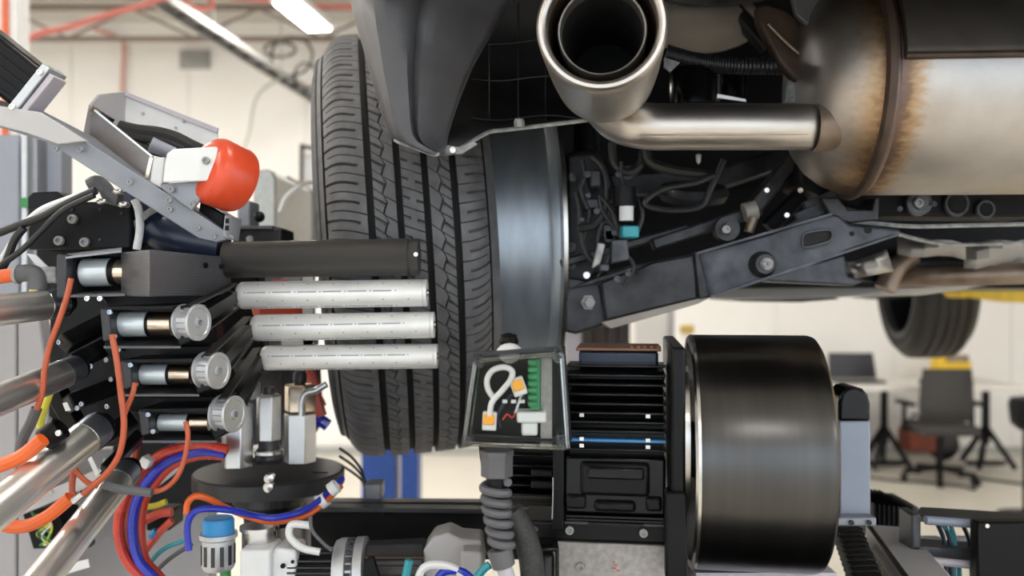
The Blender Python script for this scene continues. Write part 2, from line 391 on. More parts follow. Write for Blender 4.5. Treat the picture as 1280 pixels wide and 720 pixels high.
# white post with an orange strap, upper left corner
t = thing('white_post', 'white steel post with orange strip in the upper left corner', 'post', (P(16, 0, 3.4).x, 3.4, 0))
obj('post', B().box((P(16, 0, 3.4).x, 3.4, 1.65), (.085, .085, 3.3)), M['white'], t, bevel=.004)
obj('strip', B().box((P(16, 0, 3.4).x-.002, 3.352, 2.3), (.022, .012, 1.6)), M['orangeb'], t)
one('blue_upright', B().box((P(-20, 0, 3.6).x, 3.6, 1.6), (.13, .03, 3.2)), M['bluepost'], 'blue upright at the very left edge of the picture', 'post', bevel=.004)

# whiteboard-like bright frame, grey box and test cart behind the robot (left of the tyre)
t = thing('framed_panel', 'thin dark frame around a bright panel beside the tyre', 'panel', V((P(400, 0, 5).x, 5, 0)))
obj('frame_tube', B().tube([P(377, 420, 5), P(377, 200, 5), P(378, 187, 5), P(384, 184, 5), P(440, 192, 5), P(520, 192, 5)], .012, 8), M['cable'], t)
obj('sheet', B().sbox(379, 192, 520, 262, 5.03, 5.045), M['pearl'], t)
obj('stand', B().box((P(377, 0, 5).x, 5, .55), (.025, .025, 1.1)), M['cable'], t)
t = thing('grey_cabinet', 'grey rounded equipment cover behind the orange bumper', 'cabinet', V((P(335, 0, 2).x, 2.1, 0)))
bb = B().prism([V((P(x, 0, 2).x, 1.95, P(0, y, 2).z)) for x, y in ((324, 330), (324, 217), (343, 215), (349, 219), (352, 226), (352, 330))], (0, .35, 0))
obj('cover', bb, M['galv'], t, bevel=.004)
obj('stand', B().box((P(337, 0, 2).x, 2.1, .88), (.05, .2, 1.76)), M['darkm'], t)
t = thing('parts_bin', 'dark rack holding small orange and white bins beside the tyre', 'rack', V((P(365, 0, 2.6).x, 2.6, 0)))
obj('rack_body', B().prism([V((P(x, 0, 2.6).x, 2.62, P(0, y, 2.6).z)) for x, y in ((353, 330), (353, 222), (358, 219), (376, 232), (378, 330))], (0, .25, 0)), M['dusty2'], t)
obj('rack_leg', B().box((P(366, 0, 2.6).x, 2.75, .89), (.04, .12, 1.78)), M['dusty2'], t)
for i, (x, y, m) in enumerate(((362, 252, 'redhose'), (363, 271, 'pearl'), (363, 290, 'pearl'), (371, 290, 'orangeb'), (369, 270, 'redhose'))):
    obj('bin', B().sbox(x-4, y-5, x+4, y+5, 2.59, 2.7), M[m], t, bevel=.003)
one('grey_bent_hose', B().tube([P(350, 265, 1.9), P(357, 248, 1.9), P(370, 236, 1.9), P(384, 229, 1.95), P(405, 227, 2.1)], .0055, 8), M['pearl'], 'pale hose bending in from behind the tyre', 'hose')

# ------------------------------------------------------------------ far right: desk and its things
D = 8.3
def fx(x, d=D): return P(x, 0, d).x
def fz(y, d=D): return P(0, y, d).z
t = thing('desk', 'long white desk on black trestles against the far wall', 'desk', (fx(1130), D, 0))
zt = fz(474)-.02
obj('desktop', B().box((fx(1110), D, zt-.025), (fx(1250)-fx(970), .75, .05)), M['deskw'], t, bevel=.006)
for x in (1232, 1105, 985):
    q = B(); cx = fx(x)
    q.box((cx, D, zt-.32), (.05, .06, .55))
    for s in (-1, 1):
        q.bar((cx, D, zt-.42), (cx+s*.17, D-.2, .03), .04, .04); q.bar((cx, D, zt-.42), (cx+s*.10, D+.25, .03), .04, .04)
    obj('trestle', q, M['blackp'], t)
    obj('foot_rail', B().box((cx, D, .05), (.36, .05, .04)), M['blackp'], t)
t = thing('laptop', 'open dark laptop standing on the desk', 'laptop', (fx(1065), D, zt))
obj('lid', B().prism([P(1036, 441, D), P(1091, 441, D), P(1096, 473, D), P(1036, 473, D)], (0, .02, 0)), M['screen'], t)
obj('keyboard_base', B().box((fx(1066), D-.10, zt+.012), (.45, .2, .02)), M['screen'], t)
t = thing('yellow_case', 'yellow tool case with brown lid on the desk behind the chair', 'tool case', (fx(1200), D+.15, zt))
q = B().prism([V((fx(x), D+.1, fz(y))) for x, y in ((1178, 473), (1183, 449), (1190, 447), (1215, 447), (1222, 455), (1221, 473))], (0, .2, 0)); obj('case', q, M['yellow'], t, bevel=.01)
obj('lid', B().box((fx(1203), D+.19, fz(449)), (.21, .22, .06)), M['rusty'], t)
t = thing('office_chair', 'dark grey office chair pushed up to the white desk', 'chair', (fx(1180, 7.6), 7.6, 0))
dd = 7.55
obj('backrest', B().sheet([[P(xl+(xr-xl)*j/4, y, dd+.05*abs(j-2)/2) for j in range(5)] for y, xl, xr in ((461, 1154, 1212), (480, 1151, 1214), (505, 1149, 1215), (527, 1150, 1212))]), M['chair'], t, solid=.05)
obj('seat', B().box((fx(1178, 7.7), 7.75, .47), (.5, .48, .09)), M['chair'], t, bevel=.03)
for s in (-1, 1):
    x = fx(1178, 7.7)+s*.30
    obj('armrest', B().box((x, 7.75, .69), (.07, .28, .035)).box((x, 7.78, .57), (.03, .05, .22)).box((x-s*.03, 7.78, .45), (.10, .05, .03)), M['blackp'], t, bevel=.01)
obj('gas_column', B().cyl((fx(1178, 7.7), 7.75, .1), (fx(1178, 7.7), 7.75, .43), .03), M['blackp'], t)
for i in range(5):
    an = i*2*PI/5+.5; c = V((fx(1178, 7.7), 7.75, .12)); e = c+V((math.cos(an), math.sin(an), -.15))*.3; e.z = .08
    l = obj('base_leg', B().bar(c, e, .05, .04), M['blackp'], t); obj('caster', B().cyl(e+V((-.02, 0, -.05)), e+V((.02, 0, -.05)), .03, n=12), M['blackp'], l)
t = thing('red_toolbox', 'dark red tool bag on the floor under the desk', 'tool bag', (fx(1150, 8.4), 8.4, 0))
obj('bag', B().prism([V((fx(x), 8.3, fz(y))) for x, y in ((1135, 566), (1136, 540), (1142, 531), (1160, 528), (1172, 535), (1174, 566))], (0, .25, 0)), M['bagred'], t, bevel=.02)
obj('handle', B().tube([V((fx(x), 8.42, fz(y))) for x, y in ((1143, 533), (1150, 520), (1160, 528))], .012, 6), M['blackp'], t)
t = thing('black_backpack', 'black backpack on the floor under the desk beside the tool bag', 'bag', (fx(1120, 8.4), 8.5, 0))
obj('sack', B().ball((fx(1186, 8.5), 8.62, .17), .16, (1.0, .7, 1.0)), M['blackp'], t); obj('flap', B().ball((fx(1186, 8.45), 8.54, .2), .12, (1.0, .8, .8)), M['chair'], t)
t = thing('computer_case', 'dark upright computer case under the desk', 'computer', (fx(1108, 8.5), 8.5, 0))
obj('case', B().box((fx(1055, 8.5), 8.55, .24), (.2, .4, .44)), M['screen'], t, bevel=.01); obj('front', B().box((fx(1055, 8.5), 8.34, .24), (.17, .02, .4)), M['blackp'], t)
one('desk_mouse', B().ball((fx(1141), D-.2, zt+.02), .05, (.7, 1, .5)), M['screen'], 'small dark mouse on the desk left of the chair', 'mouse')
t = thing('black_stool', 'round black stool cut by the right edge of the picture', 'stool', (fx(1282, 6.4), 6.4, 0))
obj('seat', B().lathe((fx(1284, 6.4), 6.4, fz(537, 6.4)), (0, 0, 1), [(0, 0), (0, .06), (.05, .11), (.18, .125), (.23, .11), (.25, 0)], 20), M['blackp'], t)
obj('column', B().cyl((fx(1284, 6.4), 6.4, .05), (fx(1284, 6.4), 6.4, fz(535, 6.4)), .03), M['blackp'], t); obj('foot', B().cyl((fx(1284, 6.4), 6.4, 0), (fx(1284, 6.4), 6.4, .05), .2), M['blackp'], t)
one('floor_cable', B().tube([V((fx(x, 7.6), 7.6+dy, .012)) for x, dy in ((1090, .3), (1130, .1), (1160, .05), (1195, -.1), (1204, -.2), (1235, .2), (1290, -.1))], .012, 6), M['cable'], 'black cable lying on the cream floor below the desk', 'cable')

# lift pieces and posts behind the trailing arm
t = thing('brown_locker', 'dark brown cabinet seen behind the motor below the car', 'cabinet', (fx(762, 4.5), 4.6, 0))
obj('body', B().box((fx(757, 4.5), 4.6, .78), (.25, .2, 1.56)), M['brownp'], t)
for i in range(4): obj('door', B().box((fx(757, 4.5)-.09+i*.06, 4.49, .78), (.054, .02, 1.5)), M['brownp'], t, bevel=.003)
t = thing('white_column', 'white lift column standing behind the motor', 'column', (fx(822, 5), 5, 0))
obj('post', B().box((fx(815, 5), 5.1, 1.6), (.20, .2, 3.2)), M['wall'], t, bevel=.01)
obj('rib', B().box((fx(838, 5), 5.06, 1.6), (.03, .2, 3.2)), M['greyp'], t)
obj('base', B().box((fx(818, 5), 5.1, .02), (.5, .5, .04)), M['greyp'], t)
t = thing('grey_post', 'grey square post right beside the wheel rim', 'post', (fx(717, 3), 3, 0))
obj('tube', B().box((fx(716, 3), 3, .8), (.055, .06, 1.6)), M['lilac'], t, bevel=.003); obj('foot', B().box((fx(716, 3), 3, .02), (.2, .2, .04)), M['lilac'], t)
t = thing('wall_valve', 'small brass valve on a pale pipe beyond the drum', 'valve', (fx(857, 6), 6, 0))
obj('pipe', B().cyl((fx(857, 6), 6, 0), (fx(857, 6), 6, fz(412, 6)), .03), M['wall'], t)
obj('valve_body', B().box((fx(857, 6), 5.95, fz(411, 6)), (.09, .06, .06)), M['brass'], t, bevel=.01)
t = thing('yellow_lift_arm', 'yellow lift arm reaching under the car from the right', 'lift arm', (fx(1330, 3.15), 3.15, 0))
obj('arm', B().prism(PL([(1198, 366), (1200, 360), (1245, 361), (1248, 357), (1262, 357), (1300, 352), (1420, 352), (1420, 384), (1270, 378), (1235, 373), (1212, 371), (1205, 373)], 3.15), (0, .12, 0)), M['yellow'], t, bevel=.004)
obj('column', B().box((fx(1440, 3.15), 3.25, 1.7), (.3, .3, 3.4)), M['yellow'], t)
t = thing('blue_jack_post', 'blue steel stand on the floor under the tyre', 'stand', (fx(489, 4.2), 4.2, 0))
zb = fz(577, 4.2)
obj('post', B().box((fx(476, 4.2), 4.2, .52), (fx(497, 4.2)-fx(455, 4.2), .16, 1.04)), M['bluepost'], t, bevel=.006)
obj('post', B().box((fx(514, 4.2), 4.2, .52), (fx(525, 4.2)-fx(503, 4.2), .16, 1.04)), M['bluepost'], t, bevel=.006)
obj('base_plate', B().box((fx(490, 4.2), 4.2, .02), (.5, .4, .04)), M['bluepost'], t)

# ------------------------------------------------------------------ the car, lifted
car = thing('car', 'dark underside of a lifted car with rear wheel, bumper corner and exhaust', 'car', (.4, 2.6, 1.2))
def rotaxis(yaw, roll):
    y, r = math.radians(yaw), math.radians(roll)
    return V((math.cos(y)*math.cos(r), math.sin(y)*math.cos(r), math.sin(r)))
def Rs(R, s, hw):
    q = abs(s)/hw
    return R-.005*q*q-.020*max(0, (q-.74)/.26)**2
def tyre(parent, c, ax, R, hw, name, m, mg, detail=True, pitches=84, label=None):
    c = V(c); a, u, v = frame(ax)
    prof = [(-hw+.02, R*.70), (-hw-.006, R*.735), (-hw-.016, R*.80), (-hw-.014, R*.87), (-hw-.006, R-.034)]
    prof += [(s*hw, Rs(R, s*hw, hw)-.0085) for s in (-1, -.9, -.8, -.65, -.4, -.2, 0, .2, .4, .65, .8, .9, 1)]
    prof += [(-s, r) for s, r in prof[4::-1]]
    t = obj(name, B().lathe(c, a, prof, 120), mg if detail else m, parent, label=label)
    side = []
    for sg in (-1, 1):
        pr = [(-hw+.02, R*.70), (-hw-.007, R*.735), (-hw-.017, R*.80), (-hw-.0155, R*.87), (-hw-.008, R-.036), (-hw-.003, R-.030)]
        if sg > 0: pr = [(-s, r) for s, r in pr]
        q = B().lathe(c, a, pr, 120)
        if sg < 0:
            for rr in (.76, .79, .83, .86, .885): q.lathe(c, a, [(-hw-.016+.008*abs(rr-.82)/.06*.6, R*rr-.002), (-hw-.0195+.008*abs(rr-.82)/.06*.6, R*rr), (-hw-.016+.008*abs(rr-.82)/.06*.6, R*rr+.002)], 120)
        obj('sidewall', q, m, t)
    cuts = [-1, -.505, -.415, -.145, -.06, .19, .275, .545, .635, 1] if detail else [-1, -.62, -.54, -.22, -.14, .14, .22, .54, .62, 1]
    if not detail: pitches = 40
    for ri in range(5):
        s0, s1 = cuts[ri*2]*hw, cuts[ri*2+1]*hw
        us = [0, .34, .37, .42, .45, .78, .82, .91, .95]
        cols = [0, .12, .25, .4, .46, .5, .54, .6, .75, .88, 1] if ri in (1, 3) else [0, .08, .16, .25, .36, .5, .64, .75, .84, .92, 1]
        if not detail: us = [0, .5]; cols = [0, .25, .5, .75, 1]
        n = pitches*len(us); vs = []; fs = []; nc = len(cols)
        for k in range(pitches):
            for ui, uu in enumerate(us):
                for f in cols:
                    g = f
                    zig = 0
                    if detail and ri in (1, 3):
                        zig = (abs((uu % 1)-.5)*2-.5)*.22*(1-abs(2*f-1))
                        g = f+zig
                    s = s0+(s1-s0)*g
                    low = 0
                    if detail:
                        if ri == 0:
                            if ui in (6, 7) and f <= .8: low = .0075
                            if ui in (2, 3) and f >= .15: low = .004 if ui == 2 else .0
                        elif ri == 4:
                            if ui in (6, 7) and .3 <= f <= .95: low = .0065
                            if ui in (2, 3) and f <= .9: low = .004 if ui == 2 else .0
                        elif ri == 2:
                            if ui in (6, 7) and (f <= .28 or f >= .72): low = .006
                            if ui == 2 and (f <= .4 or f >= .6): low = .004
                        else:
                            if ui in (6, 7) and (f <= .42 if ri == 1 else f >= .58): low = .006
                            if ui in (2,) and f >= .1: low = .004
                            if f == .5: low = max(low, .005)
                    sk = {0: -.35*f*f, 1: -.8*f, 2: -.4*f, 3: -.8*f, 4: .35*f*f}[ri]
                    th = 2*PI*(k+uu+sk)/pitches
                    r = Rs(R, s, hw)-low
                    vs.append(c+a*s+(u*math.cos(th)+v*math.sin(th))*r)
                for f, edge in ((0, 0), (1, 1)):
                    s = s0 if edge == 0 else s1
                    sk = {0: -.35*f*f, 1: -.8*f, 2: -.4*f, 3: -.8*f, 4: .35*f*f}[ri]; th = 2*PI*(k+uu+sk)/pitches
                    vs.append(c+a*s+(u*math.cos(th)+v*math.sin(th))*(Rs(R, s, hw)-.0095))
        w_ = nc+2
        for i in range(n):
            j = (i+1) % n
            for q in range(nc-1): fs.append((i*w_+q, i*w_+q+1, j*w_+q+1, j*w_+q))
            fs.append((i*w_+nc, i*w_, j*w_, j*w_+nc)); fs.append((i*w_+nc-1, i*w_+nc+1, j*w_+nc+1, j*w_+nc-1))
        obj('tread_rib', B().add(vs, fs), m, t, smooth=25)
    return t
TC = P(505, 307, 1.45); TA = rotaxis(8.3, 3.7)
tyre(car, TC, TA, .338, .103, 'tyre', M['rubber'], M['groove'], label='black road tyre with four grooves pressed by rollers')
# wheel barrel, inboard side
wa = rotaxis(6.0, 1.2); wc = TC+TA*.09; wc.y = TC.y
wr_ = obj('wheel_barrel', B().lathe(wc, wa, [(-.02, .268), (.0, .262), (.03, .252), (.098, .250), (.112, .252), (.118, .250), (.122, .253), (.130, .256)], 96), M['barrel'], car, label='bluish grey metal wheel barrel inboard of the tyre')
obj('rim_lip', B().lathe(wc, wa, [(.130, .256), (.1335, .263), (.139, .264), (.1415, .260), (.1415, .250), (.137, .244), (.10, .238)], 96), M['lip'], wr_)
obj('bead_edge', B().lathe(wc, wa, [(-.006, .262), (-.004, .270), (0, .271), (.003, .264)], 96), M['edge'], wr_)
obj('brake_backing', B().lathe(wc, wa, [(.118, .243), (.115, .12), (.06, .10), (.06, 0)], 48), M['dusty2'], wr_)

# bumper corner, in front of the tyre
rows = []
prof = [(-70, 425, 690), (-30, 434, 662), (0, 440, 640), (30, 447, 621), (60, 456, 603), (90, 464, 587), (120, 473, 575), (150, 482, 564), (168, 489, 559), (178, 500, 557), (187, 524, 555), (194, 543, 553)]
nj = 14
for y, xl, xr in prof:
    row = []
    for j in range(nj+1):
        f = j/nj; x = xl+(xr-xl)*f
        d = .93+.16*max(0, (.16-f)/.16)**2 + (.0 if f < .42 else .10*(f-.42)**1.3) + (.012 if .42 < f < .50 else 0)
        row.append(P(x, y, d))
    rows.append(row)
bmp = obj('bumper_corner', B().sheet(rows), M['fender'], car, solid=.004, smooth=60, label='dark grey scuffed plastic bumper corner')
obj('bumper_edge', B().tube(PL([(493, 175, .95), (500, 179, .945), (524, 187.5, .94), (543, 194, .93), (549, 192, .93)], 1), .0016, 6), M['edge'], bmp)
obj('bumper_edge', B().tube([r[0]+V((0, -.003, 0)) for r in rows[:10]], .0018, 6), M['edge'], bmp)  # pale tube paints the highlight along the left rim
obj('bumper_edge', B().tube([r[-1]+V((0, -.002, 0)) for r in rows[2:]], .0016, 6), M['darkm'], bmp)
# wheel arch liner
rows = []
for y0, k in ((-90, 0), (-30, .25), (30, .45), (80, .62), (120, .76), (150, .9), (None, 1)):
    row = []
    for j in range(13):
        x = 548+j*16
        yb = 192-8*max(0, min(1, (x-572)/10)) - 17*max(0, min(1, (x-575)/35)) - (x-600)*.12*(x > 600)
        y = yb if y0 is None else min(y0, yb-2)
        row.append(P(x, y, 1.02+.10*math.sin(PI*k)*1.2+.02*(j/12)))
    rows.append(row)
ln = obj('wheel_arch_liner', B().sheet(rows), M['liner'], car, solid=.003, smooth=60, label='black ribbed wheel arch liner')
obj('liner_lip', B().tube([p+V((0, -.003, 0)) for p in rows[-1]], .0026, 6, 3), M['edge'], ln)
for yy in (52, 98, 147): obj('liner_rib', B().tube([P(590+j*20, yy+3*math.sin(j), 1.095-.02*(yy > 130)-.03*(yy > 90)) for j in range(8)], .0009, 6, 3), M['dusty2'], ln)
for xx in (612, 648, 682): obj('liner_rib', B().tube([P(xx, yy, 1.135-.0005*yy) for yy in (0, 40, 80, 120, 150)], .0009, 6, 3), M['dusty2'], ln)
obj('liner_clip', B().lathe(P(649, 158, 1.02), (0, -.3, 1), [(0, 0), (0, .006), (.005, .0065), (.009, .005), (.010, 0)], 14), M['edge'], ln)
obj('liner_bracket', B().prism(PL([(549, 186), (556, 181), (575, 184), (592, 177), (597, 180), (577, 192), (560, 193)], 1.0), (0, .006, 0)), M['edge'], ln)
bolt(ln, P(566, 188, .999), TOC, .004, M['steel'])

# exhaust: double-walled tip, tail pipe, muffler
e0, e1 = P(752, 31, .80), P(757, 104, 1.03); ea = (e1-e0).normalized(); eL = (e1-e0).length
tip = obj('exhaust_tip', B().lathe(e0, ea, [(.016, .0500), (.004, .0505), (.0008, .0518), (-.001, .0545), (-.0005, .0575), (.003, .0598), (.02, .0600), (.12, .0585), (.18, .056), (.205, .050), (.222, .036), (.228, .0), ], 72), M['exh'], car, label='polished oval exhaust tip open towards the viewer')
obj('tip_inner_wall', B().lathe(e0, ea, [(.014, .0503), (.05, .0495), (.17, .046)], 48), M['brown'], tip)
obj('tip_inner_ring', B().lathe(e0, ea, [(.20, .0375), (.024, .0385), (.0195, .0395), (.019, .0408), (.0215, .0420), (.20, .0415)], 60), M['tipring'], tip)
obj('tip_bore', B().lathe(e0, ea, [(.036, .0382), (.2, .037), (.2, 0)], 40), M['groove'], tip)
obj('tail_pipe', B().tube(PL([(752, 128, 1.03), (775, 150, 1.02), (810, 158, 1.0), (860, 158.5, 1.0), (940, 158.5, 1.0), (1030, 158.5, 1.02)], 1), .0262, 28, 8), M['exh'], car, label='straight stainless tail pipe')
obj('pipe_seam', B().tube(PL([(800, 169, .976), (860, 169, .974), (940, 169, .974), (1010, 168, .98)], 1), .0004, 6, 3), M['rusty'], car)
mc = P(1062, 109, 1.07); mr = .131
def weldattr(o, x0):
    me = o.data; at = me.attributes.new('weld', 'FLOAT', 'POINT')
    for i, v in enumerate(me.vertices): at.data[i].value = (v.co+ORG[o.name]).x-x0
mx_ = V((1, -.06, 0)).normalized()
prof = [(-.066, 0), (-.066, .045), (-.064, .070), (-.058, .090), (-.044, .108), (-.026, .121), (-.008, .128), (-.003, .1305)]
mf = obj('muffler', B().lathe(mc, mx_, prof+[(.0, mr+.003), (.004, mr+.004), (.010, mr+.003), (.014, mr)]+[(.014+.036*i, mr) for i in range(1, 14)], 96), M['muffler'], car, label='large stainless muffler with heat-stained weld')
weldattr(mf, mc.x+.004)
obj('weld_bead', B().lathe(mc, mx_, [(-.003, mr), (.0, mr+.005), (.004, mr+.006), (.008, mr+.0045), (.011, mr)], 96), M['brown'], mf)
obj('pipe_collar', B().lathe(P(1016, 158.5, 1.01), (-1, 0, 0), [(-.03, .0285), (-.006, .0285), (-.002, .0280), (0, .0268)], 40), M['rusty'], mf)
_, mu, mv = frame(mx_)
sh = B().lathe(mc, mx_, [(.016, mr+.002), (.02, mr+.005), (.5, mr+.005)], 48, a0=math.radians(0), a1=math.radians(180))
# dark shell paints the shade on the upper part: seam about z = mc.z + .04 on the viewer's side
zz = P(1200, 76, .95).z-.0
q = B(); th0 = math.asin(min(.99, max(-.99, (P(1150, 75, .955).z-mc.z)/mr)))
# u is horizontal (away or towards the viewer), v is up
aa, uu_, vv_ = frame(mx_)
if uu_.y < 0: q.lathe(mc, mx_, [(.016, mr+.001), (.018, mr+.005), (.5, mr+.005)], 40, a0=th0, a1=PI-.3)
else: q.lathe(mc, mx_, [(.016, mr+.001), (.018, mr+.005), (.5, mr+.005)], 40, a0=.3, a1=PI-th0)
obj('upper_shade_shell', q, M['shield'], mf, solid=.0015)
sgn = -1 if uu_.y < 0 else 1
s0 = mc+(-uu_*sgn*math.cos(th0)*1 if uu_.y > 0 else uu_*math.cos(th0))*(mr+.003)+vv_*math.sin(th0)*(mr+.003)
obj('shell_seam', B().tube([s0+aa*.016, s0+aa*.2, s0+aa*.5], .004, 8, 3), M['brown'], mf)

# trailing arm (dusty stamped steel)
ta = obj('trailing_arm', B().prism(PL([(748, 350, 1.22), (760, 338, 1.22), (868, 317, 1.18), (960, 292, 1.14), (1030, 268, 1.12), (1048, 268, 1.12), (1062, 280, 1.12), (1126, 286, 1.12), (1128, 293, 1.12), (1060, 314, 1.12), (1010, 334, 1.12), (935, 358, 1.15), (888, 371, 1.17), (872, 373, 1.18), (756, 401, 1.22)], 1), (0, .05, 0)), M['dusty'], car, bevel=.004, label='dusty stamped steel trailing arm')
obj('arm_sleeve', B().prism(PL([(750, 352, 1.205), (818, 328, 1.19), (868, 317, 1.165), (873, 374, 1.165), (757, 402, 1.205)], 1), (0, .02, 0)), M['dusty2'], ta, bevel=.004)
obj('arm_flange', B().prism(PL([(752, 403, 1.20), (873, 373, 1.165), (890, 371, 1.16), (872, 380, 1.16), (764, 411, 1.20)], 1), (0, .05, 0)), M['beige'], ta, bevel=.001)
obj('arm_rib', B().prism(PL([(868, 314, 1.16), (873, 318, 1.155), (886, 370, 1.155), (875, 374, 1.16)], 1), (0, .01, 0)), M['dusty'], ta, bevel=.001)
obj('arm_flange', B().bar(P(888, 371, 1.15), P(1120, 294, 1.115), .012, .003, (0, 0, 1)), M['dusty'], ta)
obj('arm_flange', B().bar(P(872, 317, 1.16), P(1040, 268, 1.11), .016, .003, (0, 0, 1)), M['dusty'], ta)
for x0, y0, x1, y1, d in ((785, 341, 816, 334, 1.196), (745, 352, 766, 349, 1.21)):
    obj('slot', B().prism(PL([(x0, y0), (x1, y1-3), (x1, y1+4), (x0, y0+5)], d-.004), (0, .004, 0)), M['groove'], ta)
obj('slot', B().prism(PL([(1003, 297), (1008, 291), (1034, 287), (1040, 291), (1039, 297), (1033, 302), (1008, 308), (1004, 305)], 1.118), (0, .004, 0)), M['groove'], ta)
obj('slot_rim', B().tube(PL([(1003, 297), (1008, 291), (1034, 287), (1040, 291), (1039, 298), (1033, 303), (1008, 309), (1003, 305), (1003, 297)], 1.116), .0016, 6, 3), M['dusty'], ta)
for x, y, r in ((1065, 292, .003), (1085, 287, .005)): obj('hole', B().cyl(P(x, y, 1.117), P(x, y, 1.125), r), M['groove'], ta)
obj('washer', B().lathe(P(957, 330, 1.128), (0, 1, 0), [(0, .0), (0, .0125), (.012, .017), (.02, .017)], 24), M['dusty2'], ta)
bolt(ta, P(957, 330, 1.132), TOC, .0085, M['edge'])
bolt(ta, P(957, 330, 1.125), TOC, .005, M['edge'])
# subframe crossmember right of the arm
sf = obj('subframe', B().prism(PL([(1000, 232), (1040, 252), (1100, 270), (1300, 272), (1300, 240), (1300, 200), (1000, 200)], 1.16), (0, .08, 0)), M['dark'], car, bevel=.004, label='black rear subframe crossmember')
obj('subframe_bracket', B().prism(PL([(1027, 247), (1048, 247), (1060, 262), (1090, 262), (1093, 247), (1100, 247), (1098, 275), (1062, 279), (1040, 272)], 1.13), (0, .03, 0)), M['dusty2'], sf, bevel=.002)
obj('subframe_flange', B().tube(PL([(1056, 276), (1090, 279), (1140, 283), (1200, 282), (1290, 280)], 1.14), .003, 6, 4), M['edge'], sf)
obj('bolt_ring', B().lathe(P(1147, 254, 1.15), (0, -1, 0), [(0, 0), (0, .017), (.006, .0165), (.008, .013), (.008, .010), (.012, .0095), (.012, 0)], 24), M['dusty'], sf)
bolt(sf, P(1147, 254, 1.14), TOC, .006, M['edge'])
for x, y, r in ((1195, 255, .013), (1231, 262, .009)):
    obj('hole_rim', B().lathe(P(x, y, 1.155), (0, -1, 0), [(0, r+.004), (.004, r+.003), (.004, r), (-.01, r)], 24), M['dusty2'], sf)
    obj('hole', B().cyl(P(x, y, 1.156), P(x, y, 1.158), r, n=20), M['groove'], sf)
for x, y in ((1167, 255), (1124, 261), (1083, 267), (1000, 238), (983, 269), (958, 238)): bolt(sf, P(x, y, 1.14), TOC, .0035, M['steel'] if x < 1010 else M['dusty'])
for i in range(3): obj('subframe_rib', B().bar(P(985+i*10, 285-i*14, 1.15), P(1030+i*10, 262-i*12, 1.15), .01, .008), M['dusty2'], sf)

# rear bumper skin and tail of the car, above the frame
bs2 = []
for z, dy in ((2.00, .03), (2.02, 0), (2.12, -.02), (2.3, -.02), (2.5, .02), (2.75, .12)):
    bs2.append([V((x, y+dy, z+.05*max(0, (-x-.02)))) for x, y in ((-.145, .94), (-.13, .86), (-.08, .78), (0, .72), (.25, .68), (.7, .66), (1.15, .70), (1.4, .85), (1.5, 1.1))])
obj('rear_bumper_skin', B().sheet(bs2), M['fender'], car, solid=.004, smooth=60)
obj('bumper_underside', B().prism([V((-.10, .82, 2.06)), V((.25, .70, 2.05)), V((1.15, .72, 2.05)), V((1.4, .9, 2.07)), V((1.4, 1.9, 2.22)), V((-.12, 1.9, 2.22))], (0, 0, .02)), M['dark'], car)
obj('tail_panel', B().box((.65, 1.9, 2.75), (1.7, 1.6, .3)), M['fender'], car)
# floor pan, sills, front of the car beyond
obj('rear_floor', B().box(((P(560, 0, 1.78).x+2.2)/2, 1.85, 2.25), (2.2-P(560, 0, 1.78).x, .1, 1.1)), M['dark'], car)
obj('floor_pan', B().box((.95, 3.2, 1.83), (2.2, 2.8, .06)), M['dark'], car)
obj('under_cover', B().prism([V((.50, 1.50, 1.725)), V((1.35, 1.45, 1.725)), V((1.7, 1.9, 1.70)), V((1.7, 3.0, 1.69)), V((.7, 3.0, 1.69)), V((.42, 1.9, 1.70))], (0, 0, .02)), M['dusty2'], car)
obj('sill_edge', B().prism(PL([(880, 366, 1.9), (960, 357, 1.9), (1010, 352, 1.8), (1140, 358, 1.8), (1290, 343, 1.8), (1290, 351, 1.8), (1150, 369, 1.8), (1040, 372, 1.8), (960, 374, 1.9), (890, 374, 1.9)], 1), (0, .06, 0)), M['sill'], car, bevel=.003, label='pale grey coated sill edge')
obj('sill_underside', B().prism(PL([(905, 372, 1.95), (1040, 371, 1.95), (1050, 374, 1.95), (1000, 378, 1.95), (930, 377, 1.95)], 1), (0, .3, 0)), M['dusty2'], car)
obj('front_pipe', B().tube(PL([(1108, 350, 1.5), (1128, 346, 1.5), (1180, 345, 1.45), (1300, 341, 1.4)], 1), .0175, 20, 6), M['rusty'], car, label='rust-brown exhaust pipe')
obj('pipe_flange', B().tube(PL([(1106, 362, 1.48), (1120, 335, 1.48), (1140, 318, 1.48)], 1), .018, 14, 5), M['rusty'], car)
obj('heat_shield', B().sheet([[P(1060+j*16+i*3, 330-j*6+i*(6+j), 1.30+.02*math.sin(j*1.7+i)) for j in range(4)] for i in range(4)]), M['foil'], car, solid=.001, label='crumpled foil heat shield')
obj('heat_shield', B().sheet([[P(1122+j*17, 297+i*10+3*math.sin(j*1.3)+j*1.5, 1.36+.02*math.cos(j+i)) for j in range(6)] for i in range(3)]), M['beige'], car, solid=.001)
obj('heat_shield', B().sheet([[P(1205+j*16, 302+i*11+2*math.sin(j*2.)-j*.5, 1.40+.02*math.cos(j+i)) for j in range(6)] for i in range(4)]), M['beige'], car, solid=.001)
obj('tunnel_edge', B().tube(PL([(1120, 292, 1.3), (1160, 302, 1.32), (1200, 306, 1.33), (1290, 303, 1.34)], 1), .003, 6, 4), M['edge'], car)
obj('tunnel_wall', B().prism(PL([(1060, 296, 1.5), (1300, 280, 1.5), (1300, 345, 1.5), (1090, 352, 1.5), (1052, 345, 1.5)], 1), (0, .04, 0)), M['dark'], car)
obj('suspension_block', B().prism(PL([(960, 345, 1.25), (1056, 318, 1.25), (1060, 345, 1.25), (1080, 352, 1.25), (1068, 357, 1.25), (960, 352, 1.25)], 1), (0, .06, 0)), M['dusty'], car, bevel=.003)
